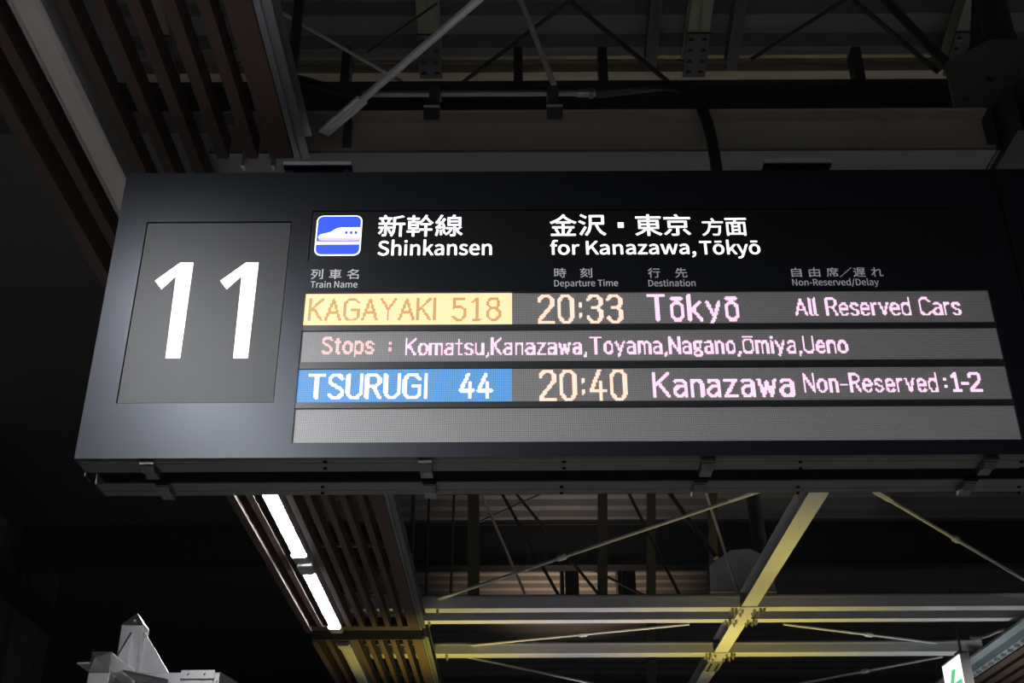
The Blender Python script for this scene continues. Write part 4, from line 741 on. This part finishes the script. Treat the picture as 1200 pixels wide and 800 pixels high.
obj('gusset', gus([(PX, PY - HW, AZ + HW), (PX, PY - HW - 0.16, AZ + HW), (PX, PY - HW, AZ + HW + 0.16)], 0.008), galv_m, t)
obj('gusset', gus([(PX + HW, PY - HW, AZ), (PX + HW + 0.14, PY - HW, AZ), (PX + HW, PY - HW - 0.18, AZ)], 0.008), galv_m, t)
obj('gusset', gus([(PX - HW, PY, AZ - 0.2 + HA), (PX - HW - 0.1, PY, AZ - 0.2 + HA), (PX - HW, PY, AZ - 0.2 + HA + 0.14)], 0.008), galv_m, t)
# clamp angle on the right arm and one at the front arm
obj('clamp_plate', MB().box(-1.43, -1.285, PY - HA - 0.024, PY - HA - 0.001, AZ + 0.004, AZ + 0.010).box(-1.43, -1.285, PY - HA - 0.006, PY - HA - 0.0005, AZ + 0.010, AZ + 0.044).box(-1.425, -1.29, PY - HA - 0.008, PY - HA - 0.0005, AZ - 0.034, AZ + 0.004), galv_m, t)
obj('clamp_plate', MB().box(PX - 0.10, PX - HW * 0.96, 4.84, 4.97, AZ - 0.003, AZ + 0.003), galv_m, t)
for bx in (-1.40, -1.33):
    for bz in (0.03, -0.018):
        obj('bolt', MB().tube([(bx, PY - HA - 0.020, AZ + bz), (bx, PY - HA - 0.006, AZ + bz)], 0.006, 6), bolt_m, t)
obj('bolt', MB().tube([(-1.275, PY - HA - 0.008, AZ), (-1.275, PY - HA, AZ)], 0.006, 8), bolt_m, t)
obj('bolt', MB().tube([(PX + HW, PY, 1.365), (PX + HW + 0.008, PY, 1.365)], 0.007, 8), bolt_m, t)
obj('bolt', MB().tube([(PX + 0.006, PY - 0.030, 1.425), (PX + 0.006, PY - 0.042, 1.425)], 0.006, 8), bolt_m, t)

# ------------------------------------------------------------------ exit sign and the right-hand ceiling strip
A = at_z(1103, 781, 2.5); B = at_z(1124, 766, 2.5)
EX, EY0, EY1, EZ1, EZ0 = B.x, B.y, A.y, 2.5, 2.22
t = thing('exit_sign', (EX + 0.04, (EY0 + EY1) / 2, EZ0), 'lit white and green exit sign hanging at the lower right corner', 'exit sign')
W2 = 0.085
obj('case', MB().box(EX + 0.004, EX + W2, EY0, EY1, EZ0, EZ1 + 0.012).box(EX - 0.006, EX + 0.004, EY0, EY1, EZ1, EZ1 + 0.012), exit_case, t)
obj('face', MB().box(EX - 0.003, EX + 0.0035, EY0 + 0.004, EY1 - 0.004, EZ0 + 0.01, EZ1 - 0.003), exit_white, t)
def EF(px, py):
    d = ray(px, py); k = (EX - 0.0045) / d.x; return d * k
def flat(pts): 
    P = [EF(*p) for p in pts]; n = len(P)
    return MB().add(list(P) + [p + Vector((0.001, 0, 0)) for p in P], [tuple(range(n)), tuple(range(n, 2 * n))[::-1]] + [(i, n + i, n + (i + 1) % n, (i + 1) % n) for i in range(n)])
mbp = flat([(1115.2, 785.2), (1119.5, 782.8), (1118, 803), (1113.8, 805)])
mbp.add(*(lambda m: (m.v, m.f))(flat([(1119, 800), (1127, 794), (1130, 806), (1117, 812)])))
obj('symbol', mbp, exit_green, t)
obj('hanger', MB().tube([(EX + 0.04, EY0 + 0.06, EZ1 + 0.0125), (EX + 0.04, EY0 + 0.06, 3.1)], 0.012, 8).box(EX + 0.0, EX + 0.08, EY0 + 0.02, EY0 + 0.12, EZ1 + 0.0125, EZ1 + 0.03), steel_dark, t)
# galvanised channel edging the right-hand slats
t = thing('slatted_ceiling_panel', (4.8, 10.5, ZS), 'wooden slatted strip with galvanised edge rail at the lower right corner', 'ceiling panel')
x0 = 4.20
mb = MB().box(x0, x0 + 0.006, 4.5, 16, ZS + 0.05, ZS + 0.065).box(x0, x0 + 0.10, 4.5, 16, ZS + 0.044, ZS + 0.05).box(x0 + 0.10, x0 + 0.106, 4.5, 16, ZS - 0.02, ZS + 0.05).box(x0 + 0.106, x0 + 0.19, 4.5, 16, ZS - 0.02, ZS - 0.014)
obj('edge_rail', mb, galv_flat, t)
for k in range(5):
    obj('slat', MB().box(x0 + 0.20 + k * 0.15, x0 + 0.29 + k * 0.15, 4.5, 16, ZS - 0.03, ZS + 0.05), wood_m, t)
k = 8.6
while k < 13:
    obj('clip', MB().box(x0 + 0.02, x0 + 0.13, k, k + 0.03, ZS - 0.045, ZS - 0.0205 + 0.0), galv_flat, t) if False else obj('clip', MB().box(x0 + 0.11, x0 + 0.15, k, k + 0.03, ZS - 0.045, ZS - 0.021), bolt_m, t)
    k += 0.16
flex = bez([at(1137, 746, 10.4), at(1155, 751, 10.3), at(1165, 738, 10.2), at(1180, 737, 10.1)], 14)
tag(obj('power_cable', MB().tube(flex, 0.014, 8), pipe_m, None, True), 'short grey flexible conduit above the exit sign', 'cable')
# the row of tubes along that strip, beyond the right edge of the picture
t = thing('ceiling_light', (5.35, 9.3, ZS), 'lit fluorescent fitting of the right-hand strip, out of the picture', 'ceiling light')
obj('housing', MB().box(5.30, 5.40, 8.4, 10.2, ZS + 0.022, ZS + 0.12), hous_m, t)
obj('diffuser', MB().prism(half_oct(5.35, 0.088, ZS + 0.021, 0.034), 1, 8.6, 10.0), tube_on, t)
